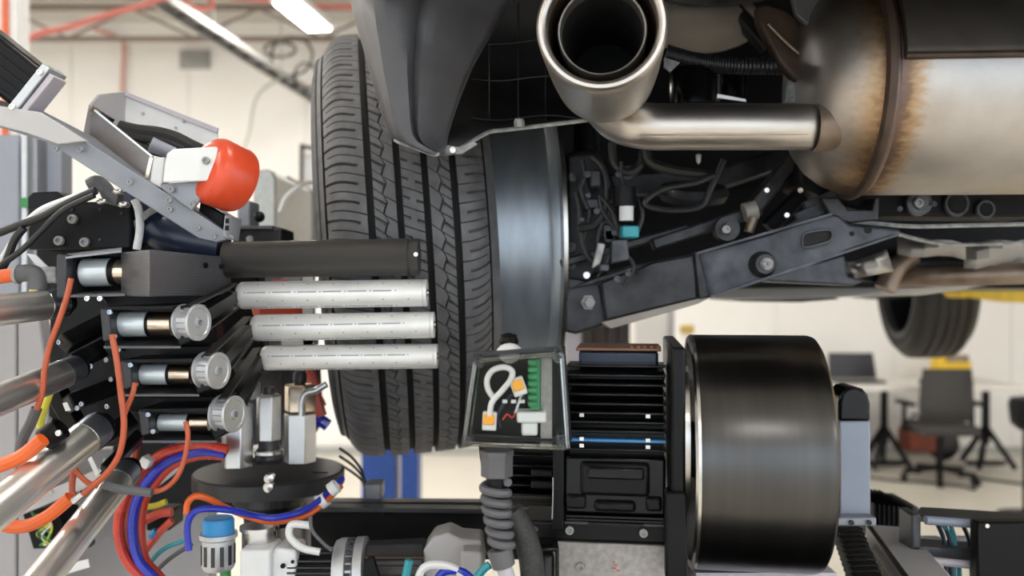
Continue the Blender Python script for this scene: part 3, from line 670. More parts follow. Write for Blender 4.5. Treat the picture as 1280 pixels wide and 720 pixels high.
obj('underfloor', B().prism(PL([(690, 240, 1.7), (1300, 230, 1.7), (1300, 352, 1.7), (880, 362, 1.7), (760, 380, 1.7), (700, 410, 1.7)], 1), (0, .05, 0)), M['dark'], car)
# far wheel
fc = P(1156, 352, 3.75); fa = rotaxis(-6, 2)
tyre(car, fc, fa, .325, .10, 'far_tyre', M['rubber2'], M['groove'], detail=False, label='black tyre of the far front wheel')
fr = obj('far_rim', B().lathe(fc, fa, [(-.082, .238), (-.10, .238), (-.104, .228), (-.098, .22), (-.05, .20), (.04, .195), (.06, .06), (.06, 0)], 48), M['darkm'], car)
obj('rim_edge', B().lathe(fc, fa, [(-.108, .240), (-.122, .236), (-.125, .226), (-.118, .214), (-.09, .205)], 48), M['conduit'], fr)
obj('front_axle', B().cyl(fc-fa*.5, fc-fa*.02, .035, n=14), M['darkm'], car)
obj('front_suspension_arm', B().tube([fc-fa*.55+V((0, 0, .06)), fc-fa*.3+V((0, -.05, -.02)), fc-fa*.06+V((0, -.05, -.03))], .04, 10), M['dusty2'], car)

# knuckle, hoses and clutter between rim and trailing arm
def dk(name, pts, r, m='cable', n=8, d=None): return obj(name, B().tube(PL(pts, d or 1.2), r, n, 6), M[m], car)
dk('brake_hose', [(722, 286), (745, 280), (757, 258), (758, 228), (752, 208), (740, 196)], .005, d=1.17)
dk('brake_hose', [(765, 178), (768, 205), (785, 215), (800, 206), (804, 185)], .006, d=1.17)
dk('brake_hose', [(806, 186), (812, 202), (840, 212), (880, 217), (895, 220)], .007, d=1.16)
dk('brake_hose', [(892, 219), (870, 228), (830, 236), (808, 250), (810, 258), (840, 263), (876, 258), (888, 236), (905, 200)], .0042, d=1.15)
dk('wiring', [(720, 240), (724, 260), (726, 290), (735, 320), (760, 338)], .004, d=1.18)
dk('wiring', [(728, 200), (733, 230), (738, 262), (730, 300)], .0035, d=1.18)
dk('wiring', [(795, 295), (803, 270), (798, 250), (790, 245)], .003, 'dusty2', d=1.16)
obj('knuckle', B().prism(PL([(704, 190), (748, 184), (770, 240), (762, 330), (735, 360), (704, 380)], 1.26), (0, .1, 0)), M['dusty2'], car, bevel=.01)
obj('knuckle_plate', B().prism(PL([(706, 345), (750, 352), (760, 400), (752, 408), (720, 418), (706, 415)], 1.22), (0, .06, 0)), M['dusty2'], car, bevel=.004)
obj('knuckle_rib', B().prism(PL([(710, 362), (742, 348), (800, 330), (812, 338), (760, 352)], 1.21), (0, .03, 0)), M['dusty2'], car, bevel=.002)
bolt(car, P(735, 378, 1.19), (.4, -1, 0), .008, M['edge'], True); bolt(car, P(733, 344, 1.2), TOC, .005, M['steel'])
bolt(car, P(714, 222, 1.24), (1, -.6, 0), .006, M['edge'], True); bolt(car, P(714, 309, 1.24), (1, -.6, 0), .006, M['edge'], True); bolt(car, P(714, 331, 1.24), (1, -.6, 0), .006, M['edge'], True)
obj('knuckle_block', B().sbox(738, 212, 752, 234, 1.16, 1.24), M['dusty2'], car, bevel=.003)
sen = obj('sensor_plug', B().sbox(778, 282, 799, 297, 1.13, 1.16), M['teal'], car, bevel=.002, label='teal sensor plug')
obj('plug_collar', B().scyl(783, 276, 783, 258, 9, 1.14), M['pearl'], sen)
obj('plug_body', B().scyl(780, 258, 780, 234, 15, 1.15), M['blackp'], sen)
obj('bracket', B().prism(PL([(764, 300), (785, 298), (787, 325), (764, 330)], 1.14), (0, .02, 0)), M['dusty'], car, bevel=.002)
obj('bracket', B().prism(PL([(748, 303), (757, 305), (750, 330), (740, 336)], 1.14), (0, .01, 0)), M['edge'], car, bevel=.002)
obj('control_link', B().bar(P(815, 306, 1.2), P(950, 262, 1.2), .02, .016), M['dusty2'], car, bevel=.003)
obj('control_link', B().bar(P(700, 330, 1.22), P(860, 285, 1.22), .02, .012), M['dusty2'], car, bevel=.003)
obj('link_bushing', B().lathe(P(905, 287, 1.17), (0, -1, 0), [(0, 0), (0, .016), (.02, .016), (.02, .008), (.03, .0075), (.03, 0)], 20), M['dusty2'], car)
bolt(car, P(907, 287, 1.135), TOC, .0055, M['edge'])
obj('link_collar', B().scyl(930, 266, 945, 262, 12, 1.18), M['beige'], car)
obj('link_collar', B().scyl(936, 290, 942, 272, 6, 1.17), M['rusty'], car)
obj('spring_seat', B().lathe(P(866, 250, 1.25), (0, -.3, 1), [(0, 0), (0, .045), (.01, .05), (.02, .045), (.02, 0)], 28), M['dusty2'], car)
obj('body_cross_rail', B().prism(PL([(760, 218), (900, 210), (1000, 175), (1000, 205), (905, 235), (770, 245)], 1.36), (0, .05, 0)), M['dusty2'], car, bevel=.004)
obj('strap', B().bar(P(940, 262, 1.2), P(992, 196, 1.2), .03, .02), M['dusty2'], car, bevel=.003)
obj('strap', B().bar(P(960, 285, 1.22), P(1010, 235, 1.22), .025, .02), M['dark'], car, bevel=.003)
obj('shock_absorber', B().lathe(P(735, 300, 1.34), (0, .05, 1), [(0, 0), (0, .03), (.12, .03), (.12, .022), (.2, .022), (.2, 0)], 20), M['blackp'], car)
for i in range(9):
    x = 724+random.random()*55; y = 200+random.random()*140
    obj('knuckle_fitting', B().sbox(x, y, x+8+random.random()*12, y+6+random.random()*16, 1.17, 1.23), random.choice([M['dusty2'], M['dusty'], M['dusty2'], M['beige']]), car, bevel=.002)
for i in range(8): bolt(car, P(726+random.random()*70, 210+random.random()*140, 1.165), TOC, .0025+random.random()*.003, M['dusty'])
for i in range(7):
    x = 724+random.random()*60; y = 190+random.random()*150
    dk('wiring', [(x, y), (x+random.uniform(-15, 20), y+20), (x+random.uniform(-5, 25), y+45)], .0028, 'cable', d=1.165)
# above the tail pipe: hanger, canister, ribbed conduit, brown bracket
obj('spare_well', B().ball(P(878, 30, 1.35), .075, (1.2, 1, .55), 24, 12), M['beige'], car)
obj('well_rim', B().tube(PL([(833, -4), (870, 2), (930, -2), (960, -8)], 1.25), .008, 8), M['dusty2'], car)
obj('damper_strut', B().bar(P(905, 0, 1.3), P(960, 60, 1.3), .03, .02), M['dusty2'], car, bevel=.004)
hb = B(); pts = catmull(PL([(832, 66), (870, 76), (915, 82), (985, 83)], 1.08), 14)
for i in range(len(pts)-1):
    a_ = pts[i]; d_ = (pts[i+1]-pts[i]); hb.lathe(a_, d_, [(0, .0085), (d_.length*.15, .0105), (d_.length*.6, .0105), (d_.length*.75, .0085), (d_.length, .0085)], 14)
obj('ribbed_conduit', hb, M['darkm'], car, label='black ribbed conduit')
obj('canister', B().lathe(P(866, 132, 1.1), (0, 0, 1), [(0, 0), (0, .030), (.04, .030), (.046, .026), (.048, 0)], 30), M['blackgloss'], car)
obj('canister', B().lathe(P(912, 130, 1.16), (0, 0, 1), [(0, 0), (0, .022), (.035, .022), (.038, 0)], 26), M['blackgloss'], car)
obj('hanger_tab', B().prism(PL([(831, 72), (850, 78), (838, 90), (830, 84)], 1.07), (0, .004, 0)), M['edge'], car)
obj('shiny_strip', B().prism(PL([(895, 117), (932, 124), (933, 127), (896, 122)], 1.1), (0, .003, 0)), M['steel'], car)
obj('hanger_bracket', B().prism(PL([(946, 8), (957, 3), (985, 12), (1018, 36), (1024, 100), (1018, 110), (995, 100), (976, 80), (962, 55), (948, 28)], 1.06), (0, .02, 0)), M['brown'], car, bevel=.004, label='rust-brown exhaust hanger')
obj('hanger_ridge', B().tube(PL([(960, 30), (985, 55), (1022, 86)], 1.055), .002, 6, 4), M['rusty'], car)
obj('hanger_plate', B().prism(PL([(988, -12), (1044, -12), (1040, 12), (1030, 40), (1018, 38), (995, 18)], 1.03), (0, .01, 0)), M['conduit'], car, bevel=.002)
obj('hanger_plate', B().prism(PL([(1042, -12), (1112, -12), (1080, 20), (1032, 40)], 1.02), (0, .01, 0)), M['darkm'], car, bevel=.002)
obj('hanger_foot', B().prism(PL([(985, 98), (998, 104), (996, 128), (981, 128)], 1.07), (0, .01, 0)), M['edge'], car, bevel=.002)
obj('rubber_mount', B().prism(PL([(999, 106), (1020, 112), (1016, 126), (998, 130)], 1.06), (0, .02, 0)), M['conduit'], car, bevel=.003)
obj('paint_nib', B().lathe(P(873, 206, 1.05), (0, 0, 1), [(0, 0), (.004, .003), (.012, .0035), (.014, 0)], 10), M['edge'], car)

# ------------------------------------------------------------------ electric motor with black drum
DA = rotaxis(-7.6, 0); DN = V((math.sin(math.radians(-7.6)), -math.cos(math.radians(7.6)), 0)); DZ = V((0, 0, 1))
DL = V((.193, .96, 1.524))
def L(t, u, v): return DL+DA*t+DN*u+DZ*v
def lbox(b, t0, t1, u0, u1, v0, v1):
    vs = [L(t, u, v) for t in (t0, t1) for u in (u0, u1) for v in (v0, v1)]
    return b.add(vs, [(0,1,3,2),(4,6,7,5),(0,4,5,1),(2,3,7,6),(0,2,6,4),(1,5,7,3)])
bed = thing('added_machine_bed', 'unseen black machine bed, added below the motor to darken the drum', 'machine bed', (.1, 1.05, 0))  # out of view, added to darken the undersides of drum and motor
obj('bed_top', B().box((.20, .92, 1.13), (1.1, .60, .08)), M['blackp'], bed, bevel=.005)
for x in (-.28, .68):
    for y in (.70, 1.14): obj('bed_leg', B().box((x, y, .545), (.1, .1, 1.09)), M['blackp'], bed, bevel=.005)
drum = thing('motor_drum', 'smooth black cylindrical drum on the end of the electric motor', 'drum', L(.066, 0, -.125))
dm = mat('drum_anodised', (.085, .083, .082), .29, 1., scale=70, stretch=(1, .012, .012), var=.10, rvar=.08)
R = .125
obj('shell', B().lathe(DL, DA, [(.0, .1215), (.0015, .1245), (.004, R), (.124, R), (.129, .1235), (.132, .119), (.132, .0)], 128), dm, drum)
obj('rim_edge', B().lathe(DL, DA, [(.004, .1252), (.001, .1252), (-.0012, .123), (-.0012, .116), (.02, .115)], 128), M['lip'], drum)
obj('web', B().lathe(DL, DA, [(.02, .1145), (.02, .03), (-.0035, .03)], 64), M['darkm'], drum)
DL = DL+V((0, 0, .018))
mot = thing('electric_motor', 'black finned electric motor turning the drum', 'motor', L(-.08, 0, -.13))
obj('core', B().lathe(DL, DA, [(-.132, 0), (-.132, .068), (-.125, .074), (-.03, .074), (-.03, 0)], 48), M['blackm'], mot)
obj('end_flange', lbox(B(), -.024, -.010, -.11, .105, -.120, .100), M['blackm'], mot, bevel=.003)
obj('flange_ring', B().lathe(DL, DA, [(-.010, .09), (-.004, .09), (-.004, .05)], 64), M['lip'], mot)
obj('flange_lug', lbox(B(), -.030, -.009, .085, .112, -.125, -.040), M['blackm'], mot, bevel=.003)
v = .078; i = 0
while v > -.006:
    o = obj('fin', lbox(B(), -.128, -.028, .03, .088-max(0, abs(v)-.045)*.5, v-.0016, v+.0016), M['bluefin'] if i == 8 else M['blackgloss'], mot, bevel=.0012)
    if i == 8: o['label'] = 'fin with blue glossy front'
    v -= .0092; i += 1
for tt in (-.112, -.046):
    for vv in (.030, -.004+.0092*.35, .006): obj('fin_clip', lbox(B(), tt-.0022, tt+.0022, .0882, .0892, vv-.0018, vv+.0018), M['lip'], mot)
obj('side_panel', lbox(B(), -.130, -.028, .02, .080, -.072, -.013), M['blackgloss'], mot, bevel=.003)
obj('panel_insert', lbox(B(), -.114, -.044, .078, .0865, -.052, -.018), M['blackm'], mot, bevel=.005)
obj('panel_step', lbox(B(), -.106, -.050, .085, .0905, -.034, -.022), M['blackgloss'], mot, bevel=.002)
obj('panel_insert', lbox(B(), -.100, -.058, .078, .087, -.068, -.057), M['blackm'], mot, bevel=.004)
for t0, t1 in ((-.128, -.108), (-.048, -.032)): obj('panel_lug', lbox(B(), t0, t1, .078, .0865, -.066, -.052), M['blackm'], mot, bevel=.003)
for k in range(4): obj('fin', lbox(B(), -.128, -.028, .02, .080-k*.003, -.0755-k*.0042, -.0735-k*.0042), M['blackgloss'], mot)
obj('foot', lbox(B(), -.175, -.026, -.05, .074, -.102, -.082), M['blackm'], mot, bevel=.003)
for tt in (-.125, -.050): bolt(mot, L(tt, .075, -.090), DN, .0045, M['edge'])
bolt(mot, L(-.16, .075, -.090), DN, .003, M['dusty']); bolt(mot, L(-.172, .07, -.09), DN, .003, M['dusty'])
for tt in (-.118, -.038): obj('slot_nut', lbox(B(), tt-.012, tt+.012, .073, .0755, -.0838, -.0812), M['darkm'], mot)
obj('tail_bell', B().lathe(DL, DA, [(-.225, 0), (-.225, .045), (-.215, .058), (-.135, .064), (-.13, .064)], 48), M['blackm'], mot)
for k in range(7): obj('bell_fin', lbox(B(), -.205, -.133, .02, .066-.002*abs(k-2), -.008-k*.0105, -.0055-k*.0105), M['blackgloss'], mot, bevel=.001)
obj('bell_band', lbox(B(), -.142, -.130, .03, .082, -.09, .05), M['blackm'], mot, bevel=.002)
for k in range(2): obj('bell_grille', lbox(B(), -.166, -.142, .055, .071, -.038-k*.012, -.030-k*.012), M['blackm'], mot, bevel=.002)
obj('bell_edge', B().tube([L(-.1415, .083, -.035), L(-.1415, .083, -.055), L(-.1425, .081, -.078)], .0007, 6, 3), M['edge'], mot)
obj('top_box', lbox(B(), -.118, -.034, -.04, .035, .072, .091), M['navy'], mot, bevel=.003)
obj('top_box_lid', lbox(B(), -.121, -.031, -.043, .038, .091, .0945), M['copper'], mot, bevel=.001)
for k in range(5): obj('gland', B().lathe(L(-.062+k*.007, .034, .0935), DZ, [(0, 0), (0, .0028), (.003, .0028), (.004, 0)], 10), M['copper'], mot)
obj('top_plate', lbox(B(), -.135, -.028, -.05, .060, .062, .072), M['blackm'], mot, bevel=.002)
# clear terminal box bolted to the side
tb = thing('terminal_box', 'clear plastic terminal box with orange connectors inside, on the motor', 'junction box', P(646, 560, .80))
c0 = PL([(593, 450), (702, 441), (711, 561), (579, 556)], .765); back = V((0.004, .055, 0))
obj('cover', B().prism(c0, back), M['clear'], tb, bevel=.004)
inn = PL([(599, 456), (696, 448), (704, 552), (586, 549)], .768)
obj('cover_rim', B().ring(c0, inn, (0, .003, 0)), M['clear'], tb, bevel=.001)
obj('cover_base', B().prism([p+V((0.004, .056, 0)) for p in PL([(590, 446), (706, 437), (715, 566), (575, 560)], .765)], (0, .006, 0)), M['blackp'], tb, bevel=.002)
obj('cover_gasket', B().ring([p+V((0, .046, 0)) for p in PL([(589, 446), (706, 437), (716, 566), (574, 560)], .765)], [p+V((0, .046, 0)) for p in PL([(594, 451), (701, 442), (710, 560), (580, 555)], .765)], (0, .008, 0)), M['darkm'], tb)
for x, y in ((597, 454), (698, 446), (704, 551), (585, 549)):
    s = obj('corner_boss', B().cyl(P(x, y, .768), P(x, y, .768)+V((0, .045, 0)), .0055, n=16), M['cleare'], tb)
    bolt(s, P(x, y, .764), TOC, .0024, M['darkm'], name='screw')
ed = [P(594, 451, .764), P(702, 442, .764), P(710, 560, .764), P(580, 555, .764)]
for a_, b_ in ((0, 1), (1, 2), (2, 3), (3, 0)): obj('cover_edge', B().cyl(ed[a_], ed[b_], .0018, n=10), M['cleare'], tb)
ts = obj('terminal_strip', B().sbox(663, 449, 675, 512, .785, .81), M['pcb'], tb)
for k in range(7): obj('terminal', B().sbox(660, 451+k*8.6, 672, 457+k*8.6, .780, .79), M['pcb'], ts, bevel=.0008)
obj('mount_rail', B().sbox(676, 447, 690, 548, .80, .812), M['stone'], tb)
obj('white_block', B().sbox(646, 515, 683, 529, .785, .81), M['pearl'], tb, bevel=.002)
obj('white_block', B().sbox(652, 527, 672, 545, .79, .81), M['pearl'], tb, bevel=.002)
obj('wire_loop', B().tube(PL([(612, 520, .78), (615, 503, .78), (627, 489, .78), (638, 475, .778), (640, 464, .778), (630, 459, .778), (616, 463, .78), (609, 474, .782), (610, 486, .784), (616, 496, .786)], 1), .0026, 10, 6), M['pearl'], tb)
for x, y, ro in ((648, 483, -.35), (612, 526, .05)):
    cc = P(x, y, .785)
    w_ = obj('lever_connector', B().box(cc, (.0125, .010, .016), (0, ro, 0)), M['pearl'], tb, bevel=.001)
    obj('lever', B().box(cc+V((-.0005, -.004, .0015 if ro < 0 else .002)), (.010, .006, .0095), (0, ro, 0)), M['tape'], w_, bevel=.001)
obj('lead_wire', B().tube(PL([(640, 494), (630, 505), (622, 520), (625, 535)], .792), .0016, 6), M['navy'], tb)
obj('lead_wire', B().tube(PL([(628, 525), (634, 518), (640, 522), (645, 516)], .79), .0009, 6), M['red'], tb)
obj('lead_wire', B().tube(PL([(652, 492), (648, 505), (644, 517)], .792), .0012, 6), M['pearl'], tb)
for k in range(3): obj('wire_clip', B().sbox(628+k*11, 500, 634+k*11, 504, .79, .795), M['pearl'], tb)
obj('gland_ball', B().ball(P(637, 443, .83), .0135, (1, 1, .8)), M['pearl'], tb)
obj('gland_nut', B().lathe(P(636, 438, .84), DZ, [(0, 0), (0, .0095), (.004, .0105), (.006, .0085), (.009, .0095), (.013, .0075), (.015, .008), (.017, 0)], 8), M['blackp'], tb)
# spiral cable gland and conduit below the box
cg = thing('cable_gland', 'grey spiral strain relief hanging below the clear terminal box', 'cable gland', P(622, 705, .79))
obj('hex_nut', B().lathe(P(621, 596, .785), DZ, [(0, .0125), (.0005, .0145), (.018, .0145), (.020, .0155), (.024, .0155), (.024, 0)], 6), M['conduit'], cg, bevel=.001)
sp = []
for k in range(76):
    th = k/75*2*PI*6.2; f = k/75
    c_ = P(619+3*f+6*f*f, 603+81*f, .785); sp.append(c_+V((math.cos(th)*.0112*(1-.25*f), math.sin(th)*.0112*(1-.25*f), 0)))
obj('spiral', B().tube(sp, .0040, 8, 2), M['conduit'], cg)
obj('liner', B().tube(PL([(619, 598), (619, 630), (623, 660), (629, 690)], .785), .0078, 12), M['blackp'], cg)
obj('collar', B().cyl(P(624, 686, .785), P(630, 708, .785), .0115, .0105, 24), M['conduit'], cg, bevel=.001)
one('gland_cable', B().tube(PL([(629, 706), (634, 722), (642, 760)], .785), .0072, 12), M['lilac'], 'grey cable leaving the spiral strain relief downwards', 'cable')
bs_ = B(); bp_ = catmull(PL([(638, 640, .80), (652, 662, .80), (662, 690, .80), (666, 722, .80), (667, 760, .80)], 1), 6)
one('braided_sleeve', bs_.tube(bp_, .0115, 14, 1), mat('braid', (.028, .029, .028), .5, 0, scale=600, var=.7, bump=.6, bscale=900), 'black braided cable sleeve beside the grey spiral conduit', 'cable')
mp_ = thing('mounting_plate', 'grey steel plate carrying the electric motor', 'plate', L(-.1, 0, -.2))
obj('plate', lbox(B(), -.150, -.012, -.06, .074, -.21, -.103), M['stone'], mp_, bevel=.002)
for tt in (-.142, -.114): bolt(mp_, L(tt, .0745, -.127), DN, .0045, M['edge'])
bolt(mp_, L(-.02, .075, -.122), DN, .004, M['dusty'])
for k, (a_, b_, c_) in enumerate(((-.080, -.1215, .002), (-.078, -.1245, .0035), (-.080, -.1275, .005), (-.0755, -.130, .0035))): obj('red_mark', lbox(B(), a_-c_/2, a_+c_/2, .0742, .0746, b_-.0006, b_+.0006), M['redink'], mp_)
t = thing('black_connector', 'black connector block beside the steel plate under the motor', 'connector', P(685, 725, .86))
obj('shell', B().ring(PL([(672, 684), (699, 684), (699, 740), (672, 740)], .86), PL([(676, 690), (695, 690), (695, 740), (676, 740)], .86), (0, .03, 0)), M['blackgloss'], t, bevel=.002)
obj('plug', B().sbox(678, 694, 693, 740, .87, .89), M['darkm'], t, bevel=.003)
one('drum_guide', B().sbox(870, 716, 1045, 760, .93, 1.05), M['lilac'], 'pale plate just visible under the black drum', 'plate')

# ------------------------------------------------------------------ right foreground: post, rail, bellows, bracket
t = thing('guard_post', 'blue-grey upright post with rounded black cap behind the drum', 'post', P(1072, 655, 1.08))
x0, x1 = P(1049, 0, 1.08).x, P(1089, 0, 1.08).x
obj('column', B().box(((x0+x1)/2, 1.10, (P(0, 526, 1.08).z+P(0, 648, 1.08).z)/2), (x1-x0, .04, P(0, 526, 1.08).z-P(0, 648, 1.08).z)), M['postg'], t, bevel=.003)
pts = [(1049, 527), (1049, 503), (1052, 492), (1059, 485), (1069, 483), (1079, 486), (1086, 494), (1089, 505), (1089, 527)]
obj('cap', B().prism(PL(pts, 1.078), (0, .044, 0)), M['blackgloss'], t, bevel=.004)
obj('base', B().sbox(1046, 647, 1096, 658, 1.06, 1.15), M['alum'], t, bevel=.002)
for x in (1064, 1086): bolt(t, P(x, 653, 1.059), TOC, .003, M['darkm'])
t = thing('slide_rail', 'pale aluminium slide rail running diagonally towards the viewer', 'rail', P(1150, 730, .9))
a_, b_ = P(1108, 670, 1.24), P(1168, 748, .98)
obj('rail_body', B().bar(a_, b_, .056, .03), M['greyp'], t, bevel=.003)
obj('rail_edge', B().bar(a_+V((-.045, 0, -.002)), b_+V((-.045, 0, -.002)), .012, .02), M['lip'], t)
obj('rail_slot', B().bar(a_+V((-.025, 0, .0145)), b_+V((-.025, 0, .0145)), .006, .003), M['blackp'], t)
t = thing('cable_chain', 'black cable chain alongside the pale slide rail', 'cable chain', P(1090, 735, 1))
for k in range(12):
    f = k/12; p = P(1060, 668, 1.16).lerp(P(1092, 752, .97), f)
    obj('link', B().box(p, (.034, .018, .02), (0, 0, .15)), M['blackp'], t, bevel=.002)
t = thing('bellows', 'black pleated bellows behind the slide rail', 'bellows', P(1115, 670, 1.3))
for k in range(9): obj('pleat', B().prism(PL([(1092+k*6, 629+k*.7), (1095+k*6, 631+k*.7), (1095+k*6, 675), (1092+k*6, 673)], 1.30), (0, .12, 0)), M['blackp'], t)
obj('bellows_foot', B().sbox(1100, 676, 1140, 850, 1.33, 1.38), M['darkm'], t)
obj('bellows_body', B().sbox(1092, 634, 1148, 676, 1.31, 1.40), M['darkm'], t)
t = thing('sensor_bracket', 'black machined bracket with blue tubes in the lower right corner', 'bracket', P(1210, 730, 1.2))
obj('top_plate', B().prism([P(1140, 644, 1.13), P(1330, 660, 1.07), P(1330, 644, 1.13), P(1150, 633, 1.175)], (0, 0, -.008)), M['bracketm'], t, bevel=.002)
obj('side_post', B().sbox(1140, 643, 1152, 700, 1.12, 1.16), M['bracketm'], t, bevel=.003)
obj('lower_bar', B().prism(PL([(1140, 682), (1230, 688), (1230, 702), (1158, 698), (1142, 692)], 1.12), (0, .04, 0)), M['bracketm'], t, bevel=.002)
obj('cross_tube', B().scyl(1157, 650, 1232, 656, 5.5, 1.10), M['postg'], t)
obj('cross_tube', B().scyl(1155, 700, 1232, 708, 5, 1.10), M['lilac'], t)
for x in (1152, 1199): obj('light_slot', B().sbox(x, 672, x+24, 679, 1.17, 1.18), M['pearl'], t)
obj('end_box', B().sbox(1222, 653, 1320, 760, 1.07, 1.09), M['blackm'], t, bevel=.003)
bolt(t, P(1233, 657, 1.069), TOC, .0028, M['steel']); bolt(t, P(1220, 713, 1.1), TOC, .0028, M['steel'])
for k, (xa, xb) in enumerate(((1172, 1180), (1180, 1186), (1188, 1190), (1203, 1212), (1178, 1196))):
    one('bracket_tube', B().tube(PL([(xa, 655), ((xa+xb)/2+4, 675), (xb+2, 700), (xb+4, 735)], 1.135), .003, 8), M['teal'] if k in (2, 4) else M['navy'], ['dark tube hanging first from the left inside the black bracket', 'dark tube hanging second from the left inside the black bracket', 'teal tube hanging straight down inside the black bracket', 'dark tube nearest the end box of the black bracket', 'teal tube slanting across inside the black bracket'][k], 'tube', 'tubes in the sensor bracket')

# ------------------------------------------------------------------ black beam, gear motors, turntable
t = thing('black_beam', 'black steel beam below the tyre behind the gear motor', 'beam', P(520, 690, 1.1))
obj('web', B().sbox(388, 634, 900, 700, 1.14, 1.17), M['blackp'], t, bevel=.002)
obj('top_flange', B().prism([P(385, 634, 1.12), P(900, 640, 1.12), P(900, 625, 1.22), P(400, 622, 1.22)], (0, 0, -.006)), M['darkm'], t, bevel=.001)
bolt(t, P(482, 643, 1.13), TOC, .003, M['blackm'])
gm = thing('gear_motor', 'black servo motor with silver gearbox at the bottom edge', 'gear motor', P(440, 730, 1.0))
obj('vertical_gearhead', B().lathe(P(324, 690, 1.02), DZ, [(0, 0), (0, .0195), (.026, .0195), (.0265, .022), (.031, .022), (.031, 0)], 28), M['lip'], gm)
obj('gear_block', B().sbox(299, 688, 338, 745, .98, 1.03), M['pearl'], gm, bevel=.003)
obj('flange', B().prism(PL([(338, 690), (345, 686), (370, 688), (370, 745), (338, 745)], .99), (0, .05, 0)), M['pearl'], gm, bevel=.004)
bolt(gm, P(354, 707, .988), TOC, .0028, M['blackm']); bolt(gm, P(366, 702, .988), TOC, .002, M['blackm'])
ma, mb = P(366, 720, 1.02), P(620, 708, 1.02); mxx = (mb-ma).normalized()
obj('motor_body', B().cyl(ma, ma+mxx*.055, .0315, n=12), M['blackm'], gm, bevel=.002)
for k in range(4): obj('body_rib', B().box(ma+mxx*.027+V((0, -.030+.002*k*k, .012+k*.0055)), (.052, .004, .0018)), M['darkm'], gm)
obj('adapter_ring', B().lathe(ma, mxx, [(.052, 0), (.052, .038), (.058, .0405), (.066, .0405), (.068, .0385), (.074, .0385), (.076, .041), (.086, .041), (.088, .037), (.088, 0)], 40), M['alu'], gm)
for k in range(9): obj('ring_notch', B().box(ma+mxx*.07+V((0, -math.cos(k*.22-.2)*.0395, math.sin(k*.22-.2)*.0395)), (.006, .004, .005)), M['darkm'], gm)
obj('rear_motor', B().lathe(ma, mxx, [(.088, 0), (.088, .036), (.155, .036), (.155, 0)], 10), M['darkm'], gm, bevel=.002)
for k in range(3): obj('body_rib', B().box(ma+mxx*.122+V((0, -.0355+.003*k, .006+k*.0095)), (.066, .004, .002)), M['brown'], gm)
obj('rear_cap', B().prism([P(528, 690, 1.0), P(540, 672, 1.0), P(560, 666, 1.0), P(576, 674, 1.0), P(602, 676, 1.0), P(606, 705, 1.0), P(600, 730, 1.0), P(530, 730, 1.0)], (0, .05, 0)), M['greyp'], gm, bevel=.003)
obj('rear_plug', B().sbox(575, 690, 603, 730, .97, 1.0), M['greyp'], gm, bevel=.004)
one('grey_lead', B().tube(PL([(400, 690), (378, 685), (363, 672), (362, 660), (368, 655), (388, 657)], .99), .0042, 10), M['pearl'], 'pale grey cable curling above the gear motor', 'cable')
one('dark_lead', B().tube(PL([(388, 645), (390, 662), (402, 677), (415, 688)], .985), .0022, 8), M['conduit'], 'thin dark cable beside the pale curled cable', 'cable')
for k, (pts, m, lb) in enumerate(((((506, 745), (507, 725), (509, 712), (512, 700)), 'teal', 'teal plug lead standing at the bottom edge'), (((520, 735), (528, 712), (545, 706), (570, 712), (590, 735)), 'pearl', 'white cable arching at the bottom edge'), (((540, 735), (555, 715), (580, 716), (600, 738)), 'blue', 'blue cable arching at the bottom edge'), (((590, 730), (604, 712), (612, 706)), 'teal', 'teal cable beside the strain relief collar'))):
    one('bottom_lead', B().tube(PL(pts, .93), .0045, 8), M[m], lb, 'cable')
one('black_wedge', B().prism(PL([(447, 735), (458, 700), (466, 697), (478, 735)], .95), (0, .01, 0)), M['blackp'], 'black triangular bracket in front of the gear motor', 'bracket', bevel=.001)

tt_ = thing('turntable', 'round black turntable plate carrying upright hex sockets', 'turntable', P(340, 640, 1.2))
tc = P(337, 587, 1.22)
obj('disc', B().lathe(tc, DZ, [(-.022, 0), (-.022, .100), (-.020, .102), (-.002, .102), (0, .100), (0, 0)], 72), mat('turntable_black', (.035, .036, .040), .42, .2, scale=80), tt_)
obj('spindle_gear', B().lathe(tc, DZ, [(-.05, 0), (-.05, .045), (-.022, .045)], 40), M['blackm'], tt_)
for k in range(26):
    th = -PI*k/25-.0; obj('gear_tooth', B().box(tc+V((math.cos(th)*.047, math.sin(th)*.047, -.035)), (.004, .006, .018), (0, 0, th)), M['darkm'], tt_)
obj('hub', B().lathe(tc, DZ, [(-.075, 0), (-.075, .034), (-.05, .036)], 32), M['blackp'], tt_)
obj('plate_slot', B().box(tc+V((.075, -.02, .0003)), (.02, .004, .0008)), M['groove'], tt_)
for x, y in ((337, 598), (336, 609)): obj('edge_glint', B().lathe(P(x, y, 1.12), TOC, [(-.006, .0), (-.006, .0065), (.003, .0065), (.004, .005), (.004, 0)], 14), M['lip'], tt_)  # bright studs put a white reflection on the disc edge
def hexsocket(name, x, yb, yt, rp, d, lab, upper=None):
    s = thing(name, lab, 'socket', P(x, yb, d), 'hex sockets on the turntable')
    zb, zt_ = P(0, yb, d).z, P(0, yt, d).z; X = P(x, 0, d).x; r = rp*d/F
    h = zt_-zb; o = V((X, d, zb))
    a = obj('body', B().lathe(o, DZ, [(0, 0), (0, r), (h*(.62 if upper else .97), r), (h*(.63 if upper else 1), r*.96), (h*(.63 if upper else 1), 0)], 6), M['hexsteel'], s, bevel=.002)
    if upper: obj('upper_body', B().lathe(o, DZ, [(h*.645, 0), (h*.645, r*.98), (h*.97, r*.98), (h, r*.9), (h, 0)], 6), M['gold'], s, bevel=.002)
    obj('tip', B().lathe(o, DZ, [(h, r*.35), (h+.004, r*.42), (h+.014, r*.42), (h+.018, r*.3), (h+.020, 0)], 16), M['darkm'], s)
    return s
